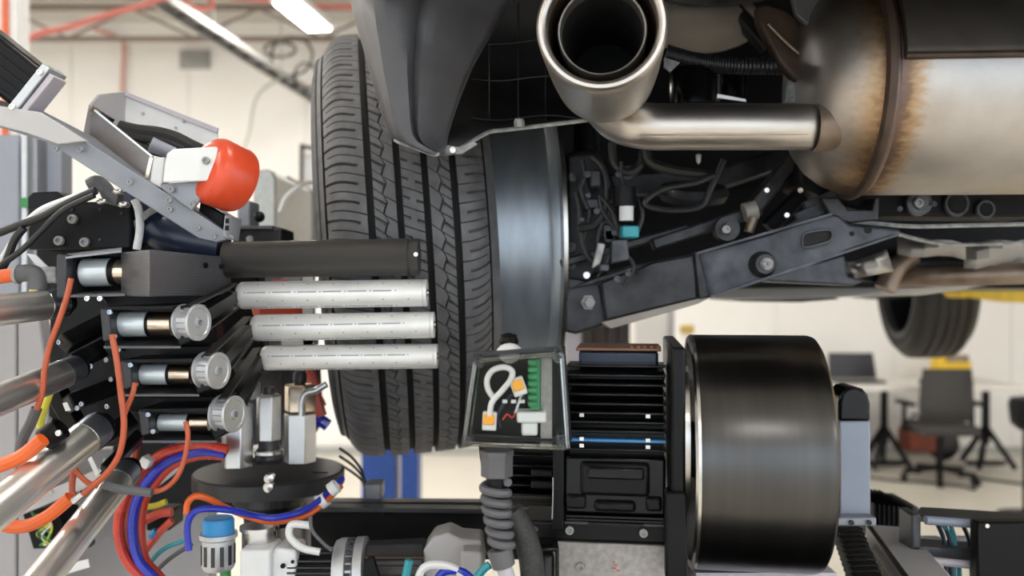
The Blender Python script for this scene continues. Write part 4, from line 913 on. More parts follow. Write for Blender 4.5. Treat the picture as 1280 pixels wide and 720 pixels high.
hexsocket('hex_socket', 297, 584, 505, 20, 1.16, 'silver hex socket closest to the pulleys on the turntable')
hexsocket('hex_socket', 375, 577, 480, 20, 1.19, 'tall silver hex socket with bronze upper half near the tyre', True)
s = thing('drive_spindle', 'short hex spindle with black collar between the silver sockets', 'spindle', P(336, 578, 1.15))
o = V((P(336, 0, 1.17).x, 1.17, P(0, 578, 1.17).z))
obj('collar', B().lathe(o, DZ, [(0, 0), (0, .017), (.006, .019), (.012, .017), (.016, .014), (.03, .013), (.03, 0)], 28), M['darkm'], s)
obj('nut', B().lathe(o, DZ, [(.012, .0185), (.016, .0185), (.018, .016)], 24), M['lip'], s)
obj('hex', B().lathe(o, DZ, [(.030, 0), (.030, .0165), (.088, .0165), (.091, .014), (.091, 0)], 6), M['hexsteel'], s, bevel=.001)
obj('tip', B().lathe(o, DZ, [(.091, 0), (.091, .008), (.100, .008), (.102, 0)], 14), M['darkm'], s)
s = thing('bolt_head', 'silver bracket block with three white dots behind the lowest pulley', 'bracket', P(305, 505, 1.13))
obj('block', B().sbox(297, 480, 318, 500, 1.12, 1.15), M['alum'], s, bevel=.002)
for k in range(3): obj('dot', B().cyl(P(301+k*6, 492, 1.119), P(301+k*6, 492, 1.121), .0022, n=12), M['pearl'], s)
obj('back_plate', B().prism(PL([(330, 500), (352, 465), (352, 555), (330, 560)], 1.25), (0, .01, 0)), M['brushed'], s)
one('bent_lever', B().tube(PL([(377, 520), (378, 500), (384, 491), (395, 488), (408, 480)], 1.15), .0045, 10), M['hexsteel'], 'bent steel lever on the tall bronze-topped socket', 'lever')
t = thing('air_filter', 'small air regulator with bright blue cap and silver bowl', 'air regulator', P(274, 712, 1.0))
o = V((P(273, 0, 1.0).x, 1.0, P(0, 711, 1.0).z))
obj('bowl', B().lathe(o, DZ, [(0, 0), (0, .016), (.004, .0185), (.034, .0185), (.036, .021), (.041, .021), (.041, 0)], 32), M['alu'], t)
for k in range(7):
    th = -PI*k/6; obj('bowl_window', B().box(o+V((math.cos(th)*.0183, math.sin(th)*.0183, .018)), (.0016, .0042, .022), (0, 0, th)), M['darkm'], t)
obj('cap', B().lathe(o, DZ, [(.041, 0), (.041, .0175), (.055, .0175), (.058, .016), (.058, 0)], 32), M['bluecap'], t)
obj('drain', B().cyl(o+V((.008, 0, -.01)), o+V((.008, 0, 0)), .006), M['green'], t)
one('red_loop_hose', B().tube(PL([(233, 642, .95), (235, 628, .95), (245, 620, .95), (262, 624, .96), (285, 636, .98), (318, 648, 1.0), (348, 652, 1.02), (385, 643, 1.04), (412, 622, 1.06), (426, 608, 1.08)], 1), .0036, 10), M['orangeb'], 'orange-red air hose sweeping under the turntable', 'hose')
one('blue_loop_hose', B().tube(PL([(236, 688, .95), (234, 660, .95), (240, 643, .95), (255, 636, .95), (290, 638, .97), (320, 645, 1.0), (345, 647, 1.01), (380, 638, 1.03), (408, 618, 1.06), (428, 598, 1.09)], 1), .0038, 10), M['blue'], 'blue air hose sweeping under the turntable', 'hose')
for k, (x, y) in enumerate(((404, 626), (417, 610))): one('cable_tie', B().lathe(P(x, y, 1.055), (.8, 0, .6), [(-.005, .0085), (.005, .0085), (.005, .0075), (-.005, .0075), (-.005, .0085)], 12), M['pearl'], ['white cable tie on the air hoses near the gear motor', 'white cable tie on the air hoses at the turntable edge'][k], 'cable tie')
for k in range(3): one('tyre_side_cable', B().tube(PL([(424, 560+k*10), (440, 572+k*9), (452, 588+k*6), (458, 604+k*3), (474, 612+k*2)], 1.27+.03*k), .0020, 6), M['cable'], ['thin black cable arching beside the turntable, upper one', 'thin black cable arching beside the turntable, middle one', 'thin black cable arching beside the turntable, lower one'][k], 'cable')
one('grey_fitting', B().sbox(455, 606, 476, 626, 1.2, 1.24), M['alum'], 'small grey fitting on top of the black beam', 'fitting', bevel=.003)

# ------------------------------------------------------------------ the wheel-handling robot, left side
# cabinet behind
M['cab'] = mat('cabinet_grey', (.33, .32, .335), .5, var=.05, scale=8)
cb = thing('machine_cabinet', 'pale grey machine cabinet behind the tubes on the left', 'cabinet', (P(40, 0, 1.7).x, 1.7, 0))
obj('upper_panel', B().sbox(-140, 168, 24, 400, 1.55, 1.62), M['greyb'], cb, bevel=.003)
obj('upper_post', B().sbox(26, 165, 34, 400, 1.54, 1.60), M['alu'], cb, bevel=.002)
obj('upper_post', B().sbox(39, 165, 46, 400, 1.56, 1.60), M['alu'], cb, bevel=.002)
obj('green_band', B().sbox(25, 247, 35, 259, 1.535, 1.6), M['green'], cb)
obj('narrow_panel', B().sbox(58, 170, 77, 400, 1.58, 1.62), M['greyb'], cb, bevel=.002)
obj('lower_panel', B().sbox(-160, 395, 20, 780, 1.32, 1.40), M['cab'], cb, bevel=.003)
obj('lower_panel', B().prism(PL([(22, 380), (48, 390), (60, 470), (60, 800), (22, 800)], 1.32), (0, .03, 0)), M['cab'], cb, bevel=.003)
obj('rear_panel', B().sbox(20, 560, 262, 800, 1.46, 1.50), M['cab'], cb, bevel=.003)
obj('plinth', B().box((P(40, 0, 1.7).x, 1.75, .25), (.8, .4, .5)), M['cab'], cb)
obj('skirt', B().box((P(40, 0, 1.7).x, 1.72, .75), (.7, .3, .6)), M['cab'], cb)
# black back frame
fr_ = thing('gripper_frame', 'black bolted frame plate holding the roller motors', 'frame', P(160, 560, 1.05))
obj('back_plate', B().prism(PL([(45, 262), (165, 255), (168, 335), (262, 345), (270, 420), (285, 470), (285, 520), (240, 545), (190, 555), (110, 560), (60, 520), (62, 400), (45, 330)], 1.09), (0, .03, 0)), M['blackp'], fr_, bevel=.002)
obj('upper_box', B().sbox(34, 252, 164, 312, 1.02, 1.10), M['blackp'], fr_, bevel=.003)
obj('upper_cover', B().prism(PL([(34, 262), (34, 246), (40, 240), (70, 239), (78, 244), (78, 262)], 1.01), (0, .04, 0)), M['blackm'], fr_, bevel=.002)
for x, y, r in ((92, 274, 6), (75, 301, 6), (107, 303, 6), (125, 262, 2), (152, 267, 2), (125, 300, 2), (90, 262, 2.5)): bolt(fr_, P(x, y, 1.019), TOC, r*1.02/F, M['edge'] if r > 3 else M['darkm'])
for (x0, y0, x1, y1, w_) in ((80, 430, 130, 405, 22), (90, 455, 150, 425, 20), (85, 505, 150, 480, 22), (105, 560, 165, 525, 22), (60, 470, 100, 540, 20), (130, 590, 175, 545, 14)):
    obj('arm', B().bar(P(x0, y0, 1.0), P(x1, y1, 1.05), w_/F, .02, (0, 1, 0)), M['blackm'], fr_, bevel=.002)
for x, y in ((75, 428), (103, 450), (115, 458), (103, 505), (98, 510), (135, 508), (140, 474), (134, 450), (150, 437), (140, 393), (195, 545), (197, 541)): bolt(fr_, P(x, y, .995), (-.2, -1, .1), 3.2/F, M['steelb'])
for y, x0, x1 in ((372, 120, 252), (443, 128, 262), (506, 150, 272)): obj('cross_bar', B().prism(PL([(x0, y-9), (x1, y-12), (x1+10, y+8), (x0+14, y+11)], 1.0), (0, .05, 0)), M['blackm'], fr_, bevel=.002)

PA = V((.94, -.34, 0)).normalized()     # pulley axle direction, out towards the viewer
def roller_unit(k, mx, my, mr_, mL, gx, px, py, d, rx0, ry0, rx1, ry1, rr, rd, lab, grp='white roller units'):
    t = thing('roller_unit', lab, 'roller unit', P(px, py+40, 1.0), grp)
    # bracket: side plate, top and bottom flanges around the motor
    s = mr_+2
    b = B().prism(PL([(mx-28, my-s-2), (mx-16, my-s-2), (mx-12, my+s+2), (mx-24, my+s+4)], d), (0, .06, 0))
    br = obj('bracket_side', b, M['darkm'], t, bevel=.002)
    obj('bracket_top', B().prism(PL([(mx-26, my-s-4), (gx+8, my-s-6), (gx+12, my-s), (mx-24, my-s+1)], d), (0, .06, 0)), M['blackm'], t, bevel=.001)
    lowy = my+s+2
    obj('bracket_bottom', B().prism([P(mx-22, lowy+8, d), P(gx+12, lowy+8, d), P(gx+6, lowy-6, d+.07), P(mx-18, lowy-6, d+.07)], (0, 0, -.0018)), M['darkm'], t, bevel=.0005)
    obj('bracket_lip', B().bar(P(mx-22, lowy+9, d), P(gx+13, lowy+9, d), .0015, .0024), M['conduit'], t)
    obj('pulley_plate', B().prism(PL([(gx+2, my-s-4), (px-8, py-22), (px-6, py+24), (gx+10, my+s+10)], d-.005), (0, .05, 0)), M['blackm'], t, bevel=.002)
    dm_ = d+.028
    mo = obj('motor_can', B().scyl(mx, my, mx+mL, my, mr_, dm_), M['motorw'], t, bevel=.0008)
    obj('motor_end', B().scyl(mx-9, my+1, mx, my, mr_*.75, dm_), M['darkm'], mo, bevel=.001)
    obj('motor_ring', B().scyl(mx+mL, my, mx+mL+4, my, mr_*.97, dm_), M['blackp'], mo)
    obj('gearhead', B().scyl(mx+mL+4, my, gx+4, my, mr_*.95, dm_), M['gold'], mo)
    bolt(t, P(mx-14, my-s+3, d-.001), TOC, 3/F, M['steelb']); bolt(t, P(mx-8, my+s-2, d-.001), TOC, 3/F, M['steelb'])
    # pulley: two flanges and a toothed barrel
    pr = 23*d/F; c = P(px-6, py, d)
    pl = obj('pulley', B().lathe(c, PA, [(-.0105, 0), (-.0105, pr*.96), (-.0095, pr), (-.0075, pr), (-.0065, pr*.82), (.0065, pr*.82), (.0075, pr), (.0095, pr), (.0105, pr*.97), (.0105, pr*.78), (.0095, pr*.74), (.0095, pr*.30), (.0115, pr*.28), (.0115, pr*.16), (.007, pr*.14), (.007, 0)], 40), M['alu'], t)
    for q in range(16):
        th = 2*PI*q/16; _, uu2, vv2 = frame(PA)
        obj('tooth', B().box(c+(uu2*math.cos(th)+vv2*math.sin(th))*pr*.83, (.011, .0012, .0012), PA.to_track_quat('X', 'Z').to_matrix()), M['alum'], pl)
    # belt to the roller
    e = P(rx0-4, ry0, rd)
    dirb = (e-c); dirb = (dirb-PA*dirb.dot(PA)*0).normalized(); nb = PA.cross(dirb).normalized()
    bt = B()
    for sgn in (-1, 1):
        bt.bar(c+nb*sgn*pr*.9, e+nb*sgn*rr*rd/F*.85, .010, .0022, tuple(nb))
    obj('belt', bt, M['cable'], t)
    obj('belt_guard', B().bar(c+dirb*.025, e-dirb*.01, .014, pr*.7, tuple(nb)), M['blackm'], t)
    # roller
    a, b2 = P(rx0, ry0, rd), P(rx1, ry1, rd); R_ = rr*rd/F; ln_ = (b2-a).length; ax = (b2-a).normalized()
    ro = obj('roller', B().lathe(a, ax, [(0, 0), (0, R_*.8), (.004, R_*.98), (.008, R_), (ln_-.005, R_), (ln_-.004, R_*.95), (ln_-.0035, R_), (ln_, R_*.99), (ln_, R_*.6), (ln_-.003, R_*.55), (ln_-.003, 0)], 40), M['rollerw'], t)
    bolt(ro, b2-ax*.003, ax, R_*.3, M['lip'])
    _, u, v = frame(ax); pits = B(); slots = B()
    for row in range(10):
        th = 2*PI*row/10+.2
        n = (u*math.cos(th)+v*math.sin(th)); tn = ax.cross(n)
        for j in range(7):
            p = a+ax*(.012+(j+(row % 2)*.5)*(ln_-.03)/6.6)+n*R_
            m3 = Matrix((ax, tn, n)).transposed()
            pits.box(p, (.0016, .0016, .0008), m3)
            if row % 2 == 0 and j < 6: slots.box(p+ax*.014, (.022, .0016, .0005), m3)
    o = obj('pit_dots', pits, M['holes'], ro); o['kind'] = 'stuff'
    o = obj('slot_marks', slots, M['holes'], ro); o['kind'] = 'stuff'
    return t
M['rollerw'] = mat('roller_surface', (.80, .80, .80), .33, .25, scale=30, var=.06)
roller_unit(0, 152, 405, 16, 34, 213, 245, 403, .90, 298, 369.5, 534, 366, 17, 1.055, 'uppermost white roller with its motor and pulley')
roller_unit(1, 178, 468, 13, 33, 236, 270, 463, .92, 316, 410, 543, 406, 16.5, 1.065, 'middle white roller with its motor and pulley')
roller_unit(2, 200, 528, 11, 36, 258, 290, 517, .94, 328, 447.5, 547, 445, 15.5, 1.085, 'lowest white roller with its motor and pulley')

# dark sleeve roller on top
t = thing('sleeve_roller', 'thick dark printed sleeve roller on a square block, above the white rollers', 'roller unit', P(240, 372, .95))
blk = [P(151, 314, .90), P(187, 313, .85), P(289, 303, 1.06), P(289, 303, 1.06)+V((-.03, .04, 0))]
h1 = .044
blk = [P(151, 313, .92), P(187, 312, .85), P(289, 302, 1.06), P(262, 303, 1.14)]
zt2 = P(187, 312, .85).z
for p in blk: p.z = zt2
obj('block', B().prism(blk, (0, 0, -.0455)), M['print'], t, bevel=.0012)
fa_ = (blk[2]-blk[1]).normalized(); fn = V((fa_.y, -fa_.x, 0))
for f in (.62, .83): bolt(t, blk[1].lerp(blk[2], f)+V((0, 0, -.012))+fn*.0005, fn, .0032, M['blackp'])
a, b2 = P(282, 325, 1.05), P(524, 321, 1.05); ax = (b2-a).normalized(); ln_ = (b2-a).length; R_ = 22.5*1.05/F
sl = obj('sleeve', B().lathe(a, ax, [(0, 0), (0, R_), (ln_-.012, R_*1.04), (ln_-.012, R_*.96), (ln_-.009, R_*.96), (ln_-.009, R_*1.02), (ln_, R_*1.02), (ln_, 0)], 48), M['printtube'], t)
bolt(sl, P(520, 318, 1.028), TOC, .0028, M['steel'])
obj('bracket_side', B().sbox(70, 318, 83, 372, .90, .96), M['darkm'], t, bevel=.002)
obj('bracket_top', B().prism([P(82, 321, .90), P(152, 313, .90), P(152, 309, .97), P(84, 317, .97)], (0, 0, -.002)), M['alum'], t)
obj('bracket_bottom', B().prism([P(80, 369, .90), P(156, 367, .90), P(156, 360, .98), P(84, 361, .98)], (0, 0, -.0025)), M['conduit'], t)
mo = obj('motor_can', B().scyl(105, 341, 140, 340, 17.5, .93), M['motorw'], t, bevel=.0008)
obj('motor_end', B().scyl(94, 342, 105, 341, 12, .93), M['darkm'], mo); obj('motor_ring', B().scyl(140, 340, 146, 340, 17, .93), M['blackp'], mo); obj('gearhead', B().scyl(146, 340, 160, 340, 15, .93), M['gold'], mo)
obj('backing', B().sbox(84, 320, 150, 366, .96, .98), M['blackp'], t)
for x, y in ((110, 373), (126, 373)): bolt(t, P(x, y, .9), TOC, .003, M['lip'])

# steel tubes
def steel_tube(x0, y0, d0, x1, y1, d1, rp, lab):
    a, b = P(x0, y0, d0), P(x1, y1, d1); ax = (b-a).normalized(); n = (b-a).length; r = rp*d1/F
    t = thing('steel_tube', lab, 'tube', b, 'steel tubes of the gripper')
    obj('tube', B().lathe(a, ax, [(0, 0), (0, r), (n-.022, r), (n-.022, 0)], 40), M['steel'], t)
    obj('groove_line', B().lathe(a, ax, [(n-.0232, r), (n-.0227, r*1.015), (n-.022, r)], 40), M['lip'], t)
    obj('collar', B().lathe(a, ax, [(n-.022, r*.99), (n-.002, r*.99), (n, r*.95), (n, 0)], 40), M['steelb'], t)
    obj('end_ring', B().lathe(a, ax, [(n, r*.9), (n+.004, r*.92), (n+.005, r*.7), (n+.012, r*.6), (n+.012, 0)], 32), M['blackm'], t)
    return t
steel_tube(-220, 412, .73, 77, 379, .95, 18.5, 'uppermost steel tube, nearly level, under the orange hose fitting')
steel_tube(-200, 581, .68, 95, 461, .96, 17.5, 'second steel tube from the top, slanting behind the orange cable')
steel_tube(-170, 770, .70, 124, 534, .95, 21, 'third steel tube from the top, thick and slanting up to the frame')
steel_tube(-70, 880, .70, 160, 588, 1.0, 17.5, 'lowest steel tube with small engraved text, rising from the bottom edge')

# hose fitting and orange leads
t = thing('hose_fitting', 'grey elbow fitting with a bright orange hose at the left edge', 'fitting', P(45, 362, .93))
obj('hose', B().tube(PL([(-20, 348), (0, 346), (22, 343)], .93), .0075, 12), M['orangeb'], t)
obj('elbow', B().tube(PL([(20, 343), (36, 341), (45, 344), (48, 352), (48, 362)], .93), .0092, 14), M['conduit'], t)
obj('collar', B().scyl(20, 343, 24, 343, 12, .93), M['edge'], t)
obj('nut', B().lathe(P(46, 364, .93), DZ, [(-.004, 0), (-.004, .008), (.004, .008), (.004, 0)], 6), M['brass'], t)
obj('mount', B().sbox(50, 333, 70, 354, .93, .96), M['edge'], t, bevel=.002)
obj('tab', B().prism(PL([(33, 317), (44, 318), (60, 334), (48, 335)], .95), (0, .002, 0)), M['pearl'], t)
def lead(pts, d, r, m, lab, name='orange_cable', cat='cable', grp=None): return one(name, B().tube(PL(pts, d), r, 10), M[m], lab, cat, grp)
lead([(89, 348), (84, 370), (74, 400), (63, 430), (56, 460), (53, 490), (46, 512)], .885, .0029, 'orange', 'orange cable dropping from the sleeve roller motor past the tubes')
lead([(140, 418), (146, 450), (151, 490), (155, 530), (150, 565), (135, 590), (115, 608), (104, 618)], .87, .0031, 'orange', 'long orange cable curving down from the uppermost white roller motor')
lead([(169, 478), (166, 492), (160, 507), (155, 520)], .88, .0026, 'orange', 'short orange cable joining from the middle roller motor')
lead([(232, 527), (235, 545), (231, 572), (222, 595), (207, 610), (188, 616)], .90, .0026, 'orange', 'orange cable hanging from the lowest roller motor')
lead([(190, 616), (172, 614), (150, 611), (132, 606)], .89, .0045, 'conduit', 'grey ribbed sleeve at the end of the hanging orange cable', 'cable_sleeve')
lead([(-30, 590), (0, 582), (28, 570), (54, 549)], .86, .0072, 'orangeb', 'bright orange hose meeting the thick slanting tube', 'orange_hose', 'hose')
lead([(-30, 640), (0, 655), (30, 658), (60, 645), (88, 622)], .90, .0068, 'orangeb', 'bright orange hose looping below the thick slanting tube', 'orange_hose', 'hose')
lead([(98, 566), (92, 590), (90, 612), (94, 622)], .92, .0033, 'orange', 'orange cable hanging behind the thick slanting tube')
lead([(86, 570), (95, 588), (108, 602), (122, 608)], .91, .0028, 'orange', 'thin orange cable crossing under the thick slanting tube')
lead([(62, 492), (57, 505), (52, 520), (50, 535)], .93, .0040, 'yellowg', 'yellow and green earth wire beside the orange cable', 'earth_wire')
lead([(46, 510), (38, 530), (28, 550), (24, 572)], .90, .0055, 'conduit', 'dark heat-shrink sleeve at the end of the dropping orange cable', 'cable_sleeve')
lead([(104, 617), (98, 622), (92, 627)], .87, .0040, 'lip', 'silver crimp tip of the long orange cable', 'crimp_tip', 'connector')
t = thing('black_clamp', 'black hose clamp on the thick slanting tube', 'clamp', P(65, 555, .88))
obj('band', B().lathe(P(66, 542, .88), (.78, .1, .6), [(-.010, .012), (.010, .012), (.010, .009), (-.010, .009), (-.010, .012)], 20), M['blackm'], t); bolt(t, P(74, 541, .868), TOC, .003, M['steel'])
for k, (pts, lb) in enumerate((([(78, 504), (96, 500), (97, 512), (82, 514)], 'white tag beside the second slanting tube'), ([(104, 562), (112, 566), (124, 590), (130, 572), (132, 582), (120, 596)], 'white angled tag near the thick slanting tube'), ([(73, 708), (110, 699), (112, 709), (75, 720)], 'white cable label at the bottom left'), ([(37, 620), (62, 608), (66, 616), (40, 628)], 'grey label plate behind the thick slanting tube'))):
    one('cable_tag', B().prism(PL(pts, 1.0 if k < 2 else 1.1 if k == 2 else 1.233), (0, .002, 0)), M['pearl'] if k < 3 else M['greyp'], lb, 'tag')
# slim bar and wiring below
one('support_bar', B().bar(P(20, 638, 1.25), P(135, 590, 1.25), .03, .018), M['greyp'], 'pale grey bar behind the slanting tubes', 'bar', bevel=.002)
t = thing('wiring_pocket', 'dark opening full of small green and yellow wires', 'wiring', P(50, 690, 1.25))
obj('recess', B().prism(PL([(28, 640), (70, 632), (80, 660), (70, 685), (42, 686)], 1.27), (0, .055, 0)), M['dark'], t)
for k in range(7): obj('wire', B().tube(PL([(40+k*5, 640+k % 3*4), (48+random.random()*20, 655), (45+random.random()*20, 668), (50+k*4, 682)], 1.255), .0016, 6), M[['green', 'yellowg', 'pearl', 'green', 'yellowg', 'cable', 'green'][k]], t)
one('grey_pocket_cable', B().tube(PL([(100, 672), (112, 672), (116, 678), (105, 684), (80, 690)], 1.15), .0028, 8), M['cable'], 'dark cable bent beside the lowest steel tube', 'cable')
# red and blue hose bundle
for k, (off, m, r, lb) in enumerate(((0, 'red', .0062, 'red air hose on the outer side of the hose bundle'), (9, 'redhose', .0062, 'second red air hose of the bundle, lying inside the outer one'), (17, 'blue', .0060, 'blue air hose between the red hoses of the bundle'), (26, 'red', .0062, 'red air hose on the inner side of the hose bundle'))):
    one('bundle_hose', B().tube(PL([(285-off*.2, 562+off*.3), (250, 556+off*.5), (205+off*.4, 566+off*.6), (172+off*.8, 592+off*.5), (153+off, 630), (148+off*1.05, 665), (158+off*.9, 700), (185+off*.6, 728-off*.2), (215, 745)], 1.10+.012*(k % 2)), r, 10), M[m], lb, 'hose', 'red and blue hose bundle')
for k, (pts, m, r, lb) in enumerate((([(185, 540), (195, 546), (215, 552), (240, 553), (262, 560)], 'blue', .0045, 'blue cable behind the lowest roller motor'), ([(165, 545), (170, 555), (168, 575), (175, 590)], 'orange', .006, 'red plug lead behind the hose bundle'), ([(180, 612), (188, 595), (200, 580), (204, 570)], 'green', .006, 'green hose inside the bend of the hose bundle'), ([(178, 618), (195, 605), (212, 592), (224, 582)], 'pearl', .0045, 'white hose crossing behind the hanging orange cable'), ([(180, 634), (195, 632), (208, 627)], 'yellowg', .004, 'yellow wire end between the hoses'), ([(182, 650), (200, 642), (215, 640)], 'redhose', .006, 'short red hose stub in the middle of the wiring'), ([(180, 690), (200, 665), (215, 650)], 'redhose', .005, 'red hose running up behind the blue-capped regulator'), ([(170, 728), (200, 690), (232, 675)], 'teal', .0028, 'teal tube rising from the bottom edge'), ([(182, 728), (210, 700), (240, 680)], 'conduit', .0028, 'grey tube rising from the bottom edge'))):
    one('loose_hose', B().tube(PL(pts, 1.14), r, 8), M[m], lb, 'hose', 'loose hoses beside the bundle')
one('bundle_tie', B().box(P(184, 577, 1.09), (.012, .02, .012), (0, .5, 0)), M['pearl'], 'white cable tie at the top of the red hose bundle', 'cable tie', bevel=.001)
t = thing('valve_block', 'black valve block among the hoses', 'valve', P(205, 668, 1.15))
obj('body', B().sbox(182, 640, 212, 664, 1.15, 1.2), M['blackp'], t, bevel=.003); obj('port', B().scyl(196, 663, 190, 672, 5, 1.14), M['bluecap'], t)

# slanted aluminium beam with its attachments
al = thing('slanted_beam', 'slanted aluminium beam with bolts running down to the rollers', 'beam', P(285, 300, .95))
u0, u1 = P(-30, 120, .88), P(292, 296, .95); axb = (u1-u0).normalized()
obj('web', B().prism([P(-30, 128, .88), P(40, 142, .885), P(108, 178, .90), P(292, 297, .95), P(270, 303, .95), P(248, 298, .945), P(60, 178, .89), P(-30, 150, .88)], (0, .01, 0)), M['alum'], al, bevel=.001)
obj('upper_flange', B().prism([P(-30, 128, .88), P(40, 141, .885), P(110, 178, .90), P(292, 296, .95), P(296, 292, .99), P(118, 172, .94), P(52, 138, .925), P(-30, 118, .92)], (0, 0, -.002)), M['alum'], al)
obj('wide_head', B().prism(PL([(-30, 128), (50, 140), (108, 176), (72, 180), (30, 165), (-30, 150)], .878), (0, .006, 0)), M['greyp'], al, bevel=.001)
for x, y in ((71, 186), (101, 187), (163, 228), (213, 262), (248, 285), (268, 296)): bolt(al, P(x, y, .885+.0003*(x-70)), TOC, 3.6*.9/F, M['edge'])
obj('end_plate', B().prism([P(281, 268, .94), P(292, 271, .95), P(288, 300, .95), P(278, 296, .94)], (0, .03, 0)), M['alu'], al, bevel=.001)
for y in (276, 285): obj('end_slot', B().sbox(281.5, y-3, 285, y+3, .9415, .945), M['blackp'], al)
obj('black_block', B().prism(PL([(250, 250), (281, 268), (278, 292), (247, 272)], .955), (0, .04, 0)), M['blackp'], al, bevel=.002)
mt_ = thing('ribbed_motor', 'black ribbed actuator body entering from the upper left edge', 'actuator', P(20, 140, .9))
ra, rb = P(-60, 30, .91), P(49, 117, .91); axr = (rb-ra).normalized(); nr = V((-axr.z, 0, axr.x))
if nr.z < 0: nr = -nr
obj('housing', B().bar(ra, rb, .04, .050, tuple(nr)), M['blackm'], mt_, bevel=.006)
for k in range(5): obj('rib', B().bar(ra+nr*(-.018+k*.009)+V((0, -.0205, 0)), rb-axr*.004+nr*(-.018+k*.009)+V((0, -.0205, 0)), .003, .0035, tuple(nr)), M['blackm'], mt_)
fl = obj('flange', B().bar(rb+V((0,-.012,0)), rb+axr*.009+V((0,-.012,0)), .036, .062, tuple(nr)), M['alu'], mt_, bevel=.001)
obj('flange_plate', B().bar(rb+axr*.010-nr*.002+V((0,-.014,0)), rb+axr*.016-nr*.002+V((0,-.014,0)), .026, .058, tuple(nr)), M['lilac'], mt_, bevel=.001)
for k in (-1, 1): bolt(fl, rb+axr*.005+nr*.022*k+V((0, -.031, 0)), TOC, .003, M['steel'])
# sheet cover
t = thing('sheet_cover', 'white folded sheet-metal cover behind the slanted beam', 'cover', P(190, 200, 1.0))
obj('front_sheet', B().prism(PL([(155, 117), (272, 163), (272, 196), (230, 190), (157, 160)], 1.05), (0, .002, 0)), M['white'], t)
obj('top_edge', B().prism(PL([(154, 113.5), (272, 160), (271, 166), (155, 119)], 1.046), (0, .004, 0)), M['lilac'], t)
obj('side_sheet', B().prism(PL([(102, 178, .97), (111, 131, .97), (122, 118, .98), (156, 114, 1.05), (153, 165, 1.05), (135, 151, 1.0), (117, 138, .97), (112, 172, .97)], 1), (.002, .002, 0)), M['greyp'], t)
for x, y in ((179, 142), (230, 152), (220, 160)): bolt(t, P(x, y, 1.049), TOC, .0018, M['greyp'], name='rivet')
t = thing('steel_guide', 'dark brushed steel guide plate on the slanted beam', 'plate', P(150, 220, .95))
obj('plate', B().prism(PL([(113, 145), (118, 138), (190, 196), (184, 223), (150, 200), (111, 175)], .94), (0, .004, 0)), M['brushed'], t, bevel=.001)
obj('edge_strip', B().bar(P(119, 138, .938), P(191, 196, .938), .004, .002, (0, 0, 1)), M['lip'], t)
obj('end_strip', B().bar(P(190, 197, .938), P(184, 223, .938), .004, .004, (0, 1, 0)), M['gold'], t)
for k in range(2): obj('clip', B().box(P(122+k*12, 140+k*8, .96), (.01, .012, .006), (0, .6, 0)), M['rusty'] if k == 0 else M['darkm'], t)
# cable bundle
for k, (pts, r, lb) in enumerate((([(150, 158), (172, 163), (198, 166), (220, 172), (240, 182), (262, 192)], .007, 'thick black cable on top of the bundle by the white cover'), ([(154, 166), (180, 172), (205, 176), (232, 186)], .0062, 'black cable in the middle of the bundle by the white cover'), ([(160, 176), (178, 184), (200, 190), (228, 196)], .006, 'lowest black cable of the bundle by the white cover'))):
    one('bundle_cable', B().tube(PL(pts, 1.0), r, 10), M['cable'], lb, 'cable', 'black cable bundle')
one('cable_plug', B().cyl(P(188, 180, .975), P(218, 192, .985), .0085, .007, 18), M['greyb'], 'grey cylindrical cable plug lying on the bundle', 'plug', bevel=.001)
# orange bumper and its white bracket
t = thing('orange_bumper', 'round orange urethane bumper held by a white bracket', 'bumper', P(275, 265, .95))
c0_ = P(255, 209, .925); axo = V((.60, .76, -.24)).normalized(); ro_ = .0365
obj('pad', B().lathe(c0_, axo, [(0, 0), (0, ro_*.66), (.002, ro_*.82), (.006, ro_*.93), (.012, ro_), (.040, ro_*.99), (.0445, ro_*.94), (.046, ro_*.8), (.046, 0)], 56), M['bumperorange'], t)
bk = obj('bracket', B().prism(PL([(203, 228), (205, 205), (208, 192), (216, 186), (270, 183), (272, 186), (267, 222), (262, 226)], .915), (0, .004, 0)), M['pearl'], t, bevel=.0015)
bolt(bk, P(258, 201, .914), TOC, .004, M['edge'])
obj('bracket_base', B().prism(PL([(200, 230), (250, 226), (250, 250), (240, 264), (202, 236)], .925), (0, .004, 0)), M['alum'], t, bevel=.001)
for x, y in ((215, 237), (241, 256), (212, 250)): bolt(t, P(x, y, .923), TOC, .0035, M['edge'])
obj('riser', B().prism(PL([(191, 197), (206, 196), (202, 236), (186, 228)], .93), (0, .02, 0)), M['pearl'], t, bevel=.002)
# dark hose mass and pale tube under the beam
t = thing('dark_hose', 'thick dark blue-grey hose under the slanted beam', 'hose', P(200, 320, 1.0))
obj('hose', B().tube(PL([(172, 240), (185, 268), (205, 290), (240, 300), (280, 308)], 1.06), .026, 16), M['navy'], t); obj('clip', B().lathe(P(190, 274, 1.05), (.6, 0, -.7), [(-.004, .0275), (.004, .0275), (.004, .026), (-.004, .026)], 20), M['edge'], t)
lead([(168, 250), (173, 262), (175, 285), (171, 312)], 1.0, .0045, 'pearl', 'pale vertical tube beside the black plate', 'pale_tube', 'tube')
lead([(112, 240), (85, 250), (55, 262), (38, 275), (25, 290), (0, 330)], .97, .0045, 'pearl', 'white cable swinging left from the beam', 'white_cable')
lead([(120, 238), (85, 254), (50, 272), (20, 283), (-20, 298)], .96, .0045, 'cable', 'upper black cable swinging left from the beam', 'black_cable')
lead([(118, 244), (80, 262), (50, 290), (28, 312), (0, 332), (-20, 345)], .95, .0032, 'cable', 'lower black cable swinging left from the beam', 'black_cable')
lead([(30, 285), (18, 300), (6, 330), (-10, 350)], .955, .0042, 'cable', 'short black cable bent down at the left edge', 'black_cable')
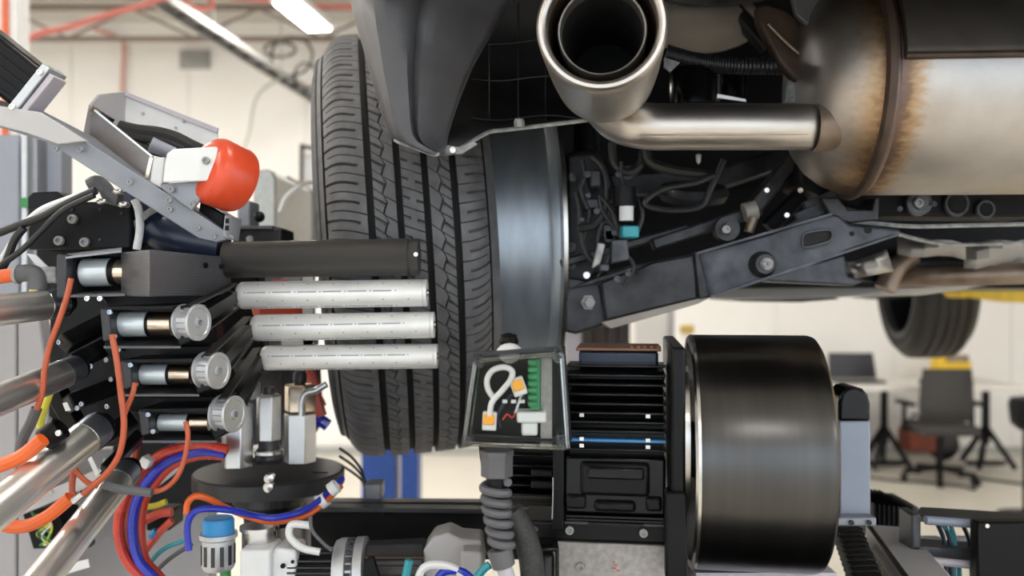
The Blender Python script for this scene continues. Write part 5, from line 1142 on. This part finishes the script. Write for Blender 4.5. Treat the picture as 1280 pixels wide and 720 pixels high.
one('cable_knuckle', B().tube(PL([(112, 232), (122, 228), (132, 236), (138, 246), (150, 250)], .98), .008, 10), M['conduit'], 'dark ribbed cable end under the slanted beam', 'cable')
for k, (x, y) in enumerate(((128, 252), (155, 256), (148, 240))): one('silver_ferrule', B().ball(P(x, y, .97), .0055, (1.2, 1, .7)), M['lip'], ['silver ferrule at the white cable end', 'silver ferrule beside the dark hose', 'silver ferrule highest under the beam'][k], 'ferrule')
# clutter between the bumper and the tyre and behind the rollers
t = thing('dark_actuator', 'dark metal actuator body behind the sleeve roller', 'actuator', P(320, 310, 1.2))
obj('body', B().sbox(290, 285, 352, 318, 1.20, 1.27), M['dusty2'], t, bevel=.003); obj('cap', B().sbox(296, 250, 312, 300, 1.25, 1.3), M['alum'], t, bevel=.003)
bolt(t, P(313, 299, 1.199), TOC, .005, M['steel']); obj('plate', B().sbox(290, 282, 340, 286, 1.19, 1.28), M['conduit'], t)
one('black_disc_tag', B().ball(P(324, 271, 1.24), .008), M['blackp'], 'small black knob behind the orange bumper', 'knob')
t = thing('red_bumper', 'second orange bumper with white bracket, half hidden behind the rollers', 'bumper', P(352, 410, 1.2))
obj('pad', B().lathe(P(346, 382, 1.22), (.4, -.8, 0), [(0, 0), (0, .034), (.02, .036), (.03, .03), (.031, 0)], 36), M['bumperorange'], t)
obj('bracket', B().sbox(378, 344, 392, 432, 1.19, 1.2), M['pearl'], t, bevel=.001)
obj('arm', B().sbox(352, 425, 392, 432, 1.19, 1.22), M['pearl'], t)
one('guide_rod', B().scyl(290, 427, 312, 427, 5, 1.12), M['lip'], 'short bright rod end behind the belts', 'rod')

t = thing('dark_backing', 'dark backing plates behind the hex sockets and the hose bundle', 'backing plate', P(330, 560, 1.42))  # plain plates added to darken the gaps behind sockets, hoses and belts
obj('housing', B().prism(PL([(275, 440), (392, 440), (396, 520), (390, 545), (300, 560), (275, 560)], 1.40), (0, .05, 0)), M['dusty2'], t, bevel=.004)
obj('upper_backing', B().prism(PL([(255, 335), (322, 335), (330, 450), (268, 450)], 1.30), (0, .04, 0)), M['blackp'], t, bevel=.004)
obj('lower_backing', B().sbox(140, 535, 300, 640, 1.41, 1.45), M['blackp'], t, bevel=.004)
for x, y in ((340, 452), (388, 470), (388, 512)): bolt(t, P(x, y, 1.399), TOC, .005, M['edge'])
obj('blue_lead', B().tube(PL([(384, 545), (390, 530), (400, 526), (410, 532)], 1.25), .009, 8), M['blue'], t)
obj('red_lead', B().tube(PL([(386, 462), (392, 478), (396, 500), (402, 520)], 1.25), .008, 8), M['redhose'], t)
obj('orange_lead', B().tube(PL([(382, 466), (394, 488), (404, 508)], 1.36), .006, 8), M['orange'], t)
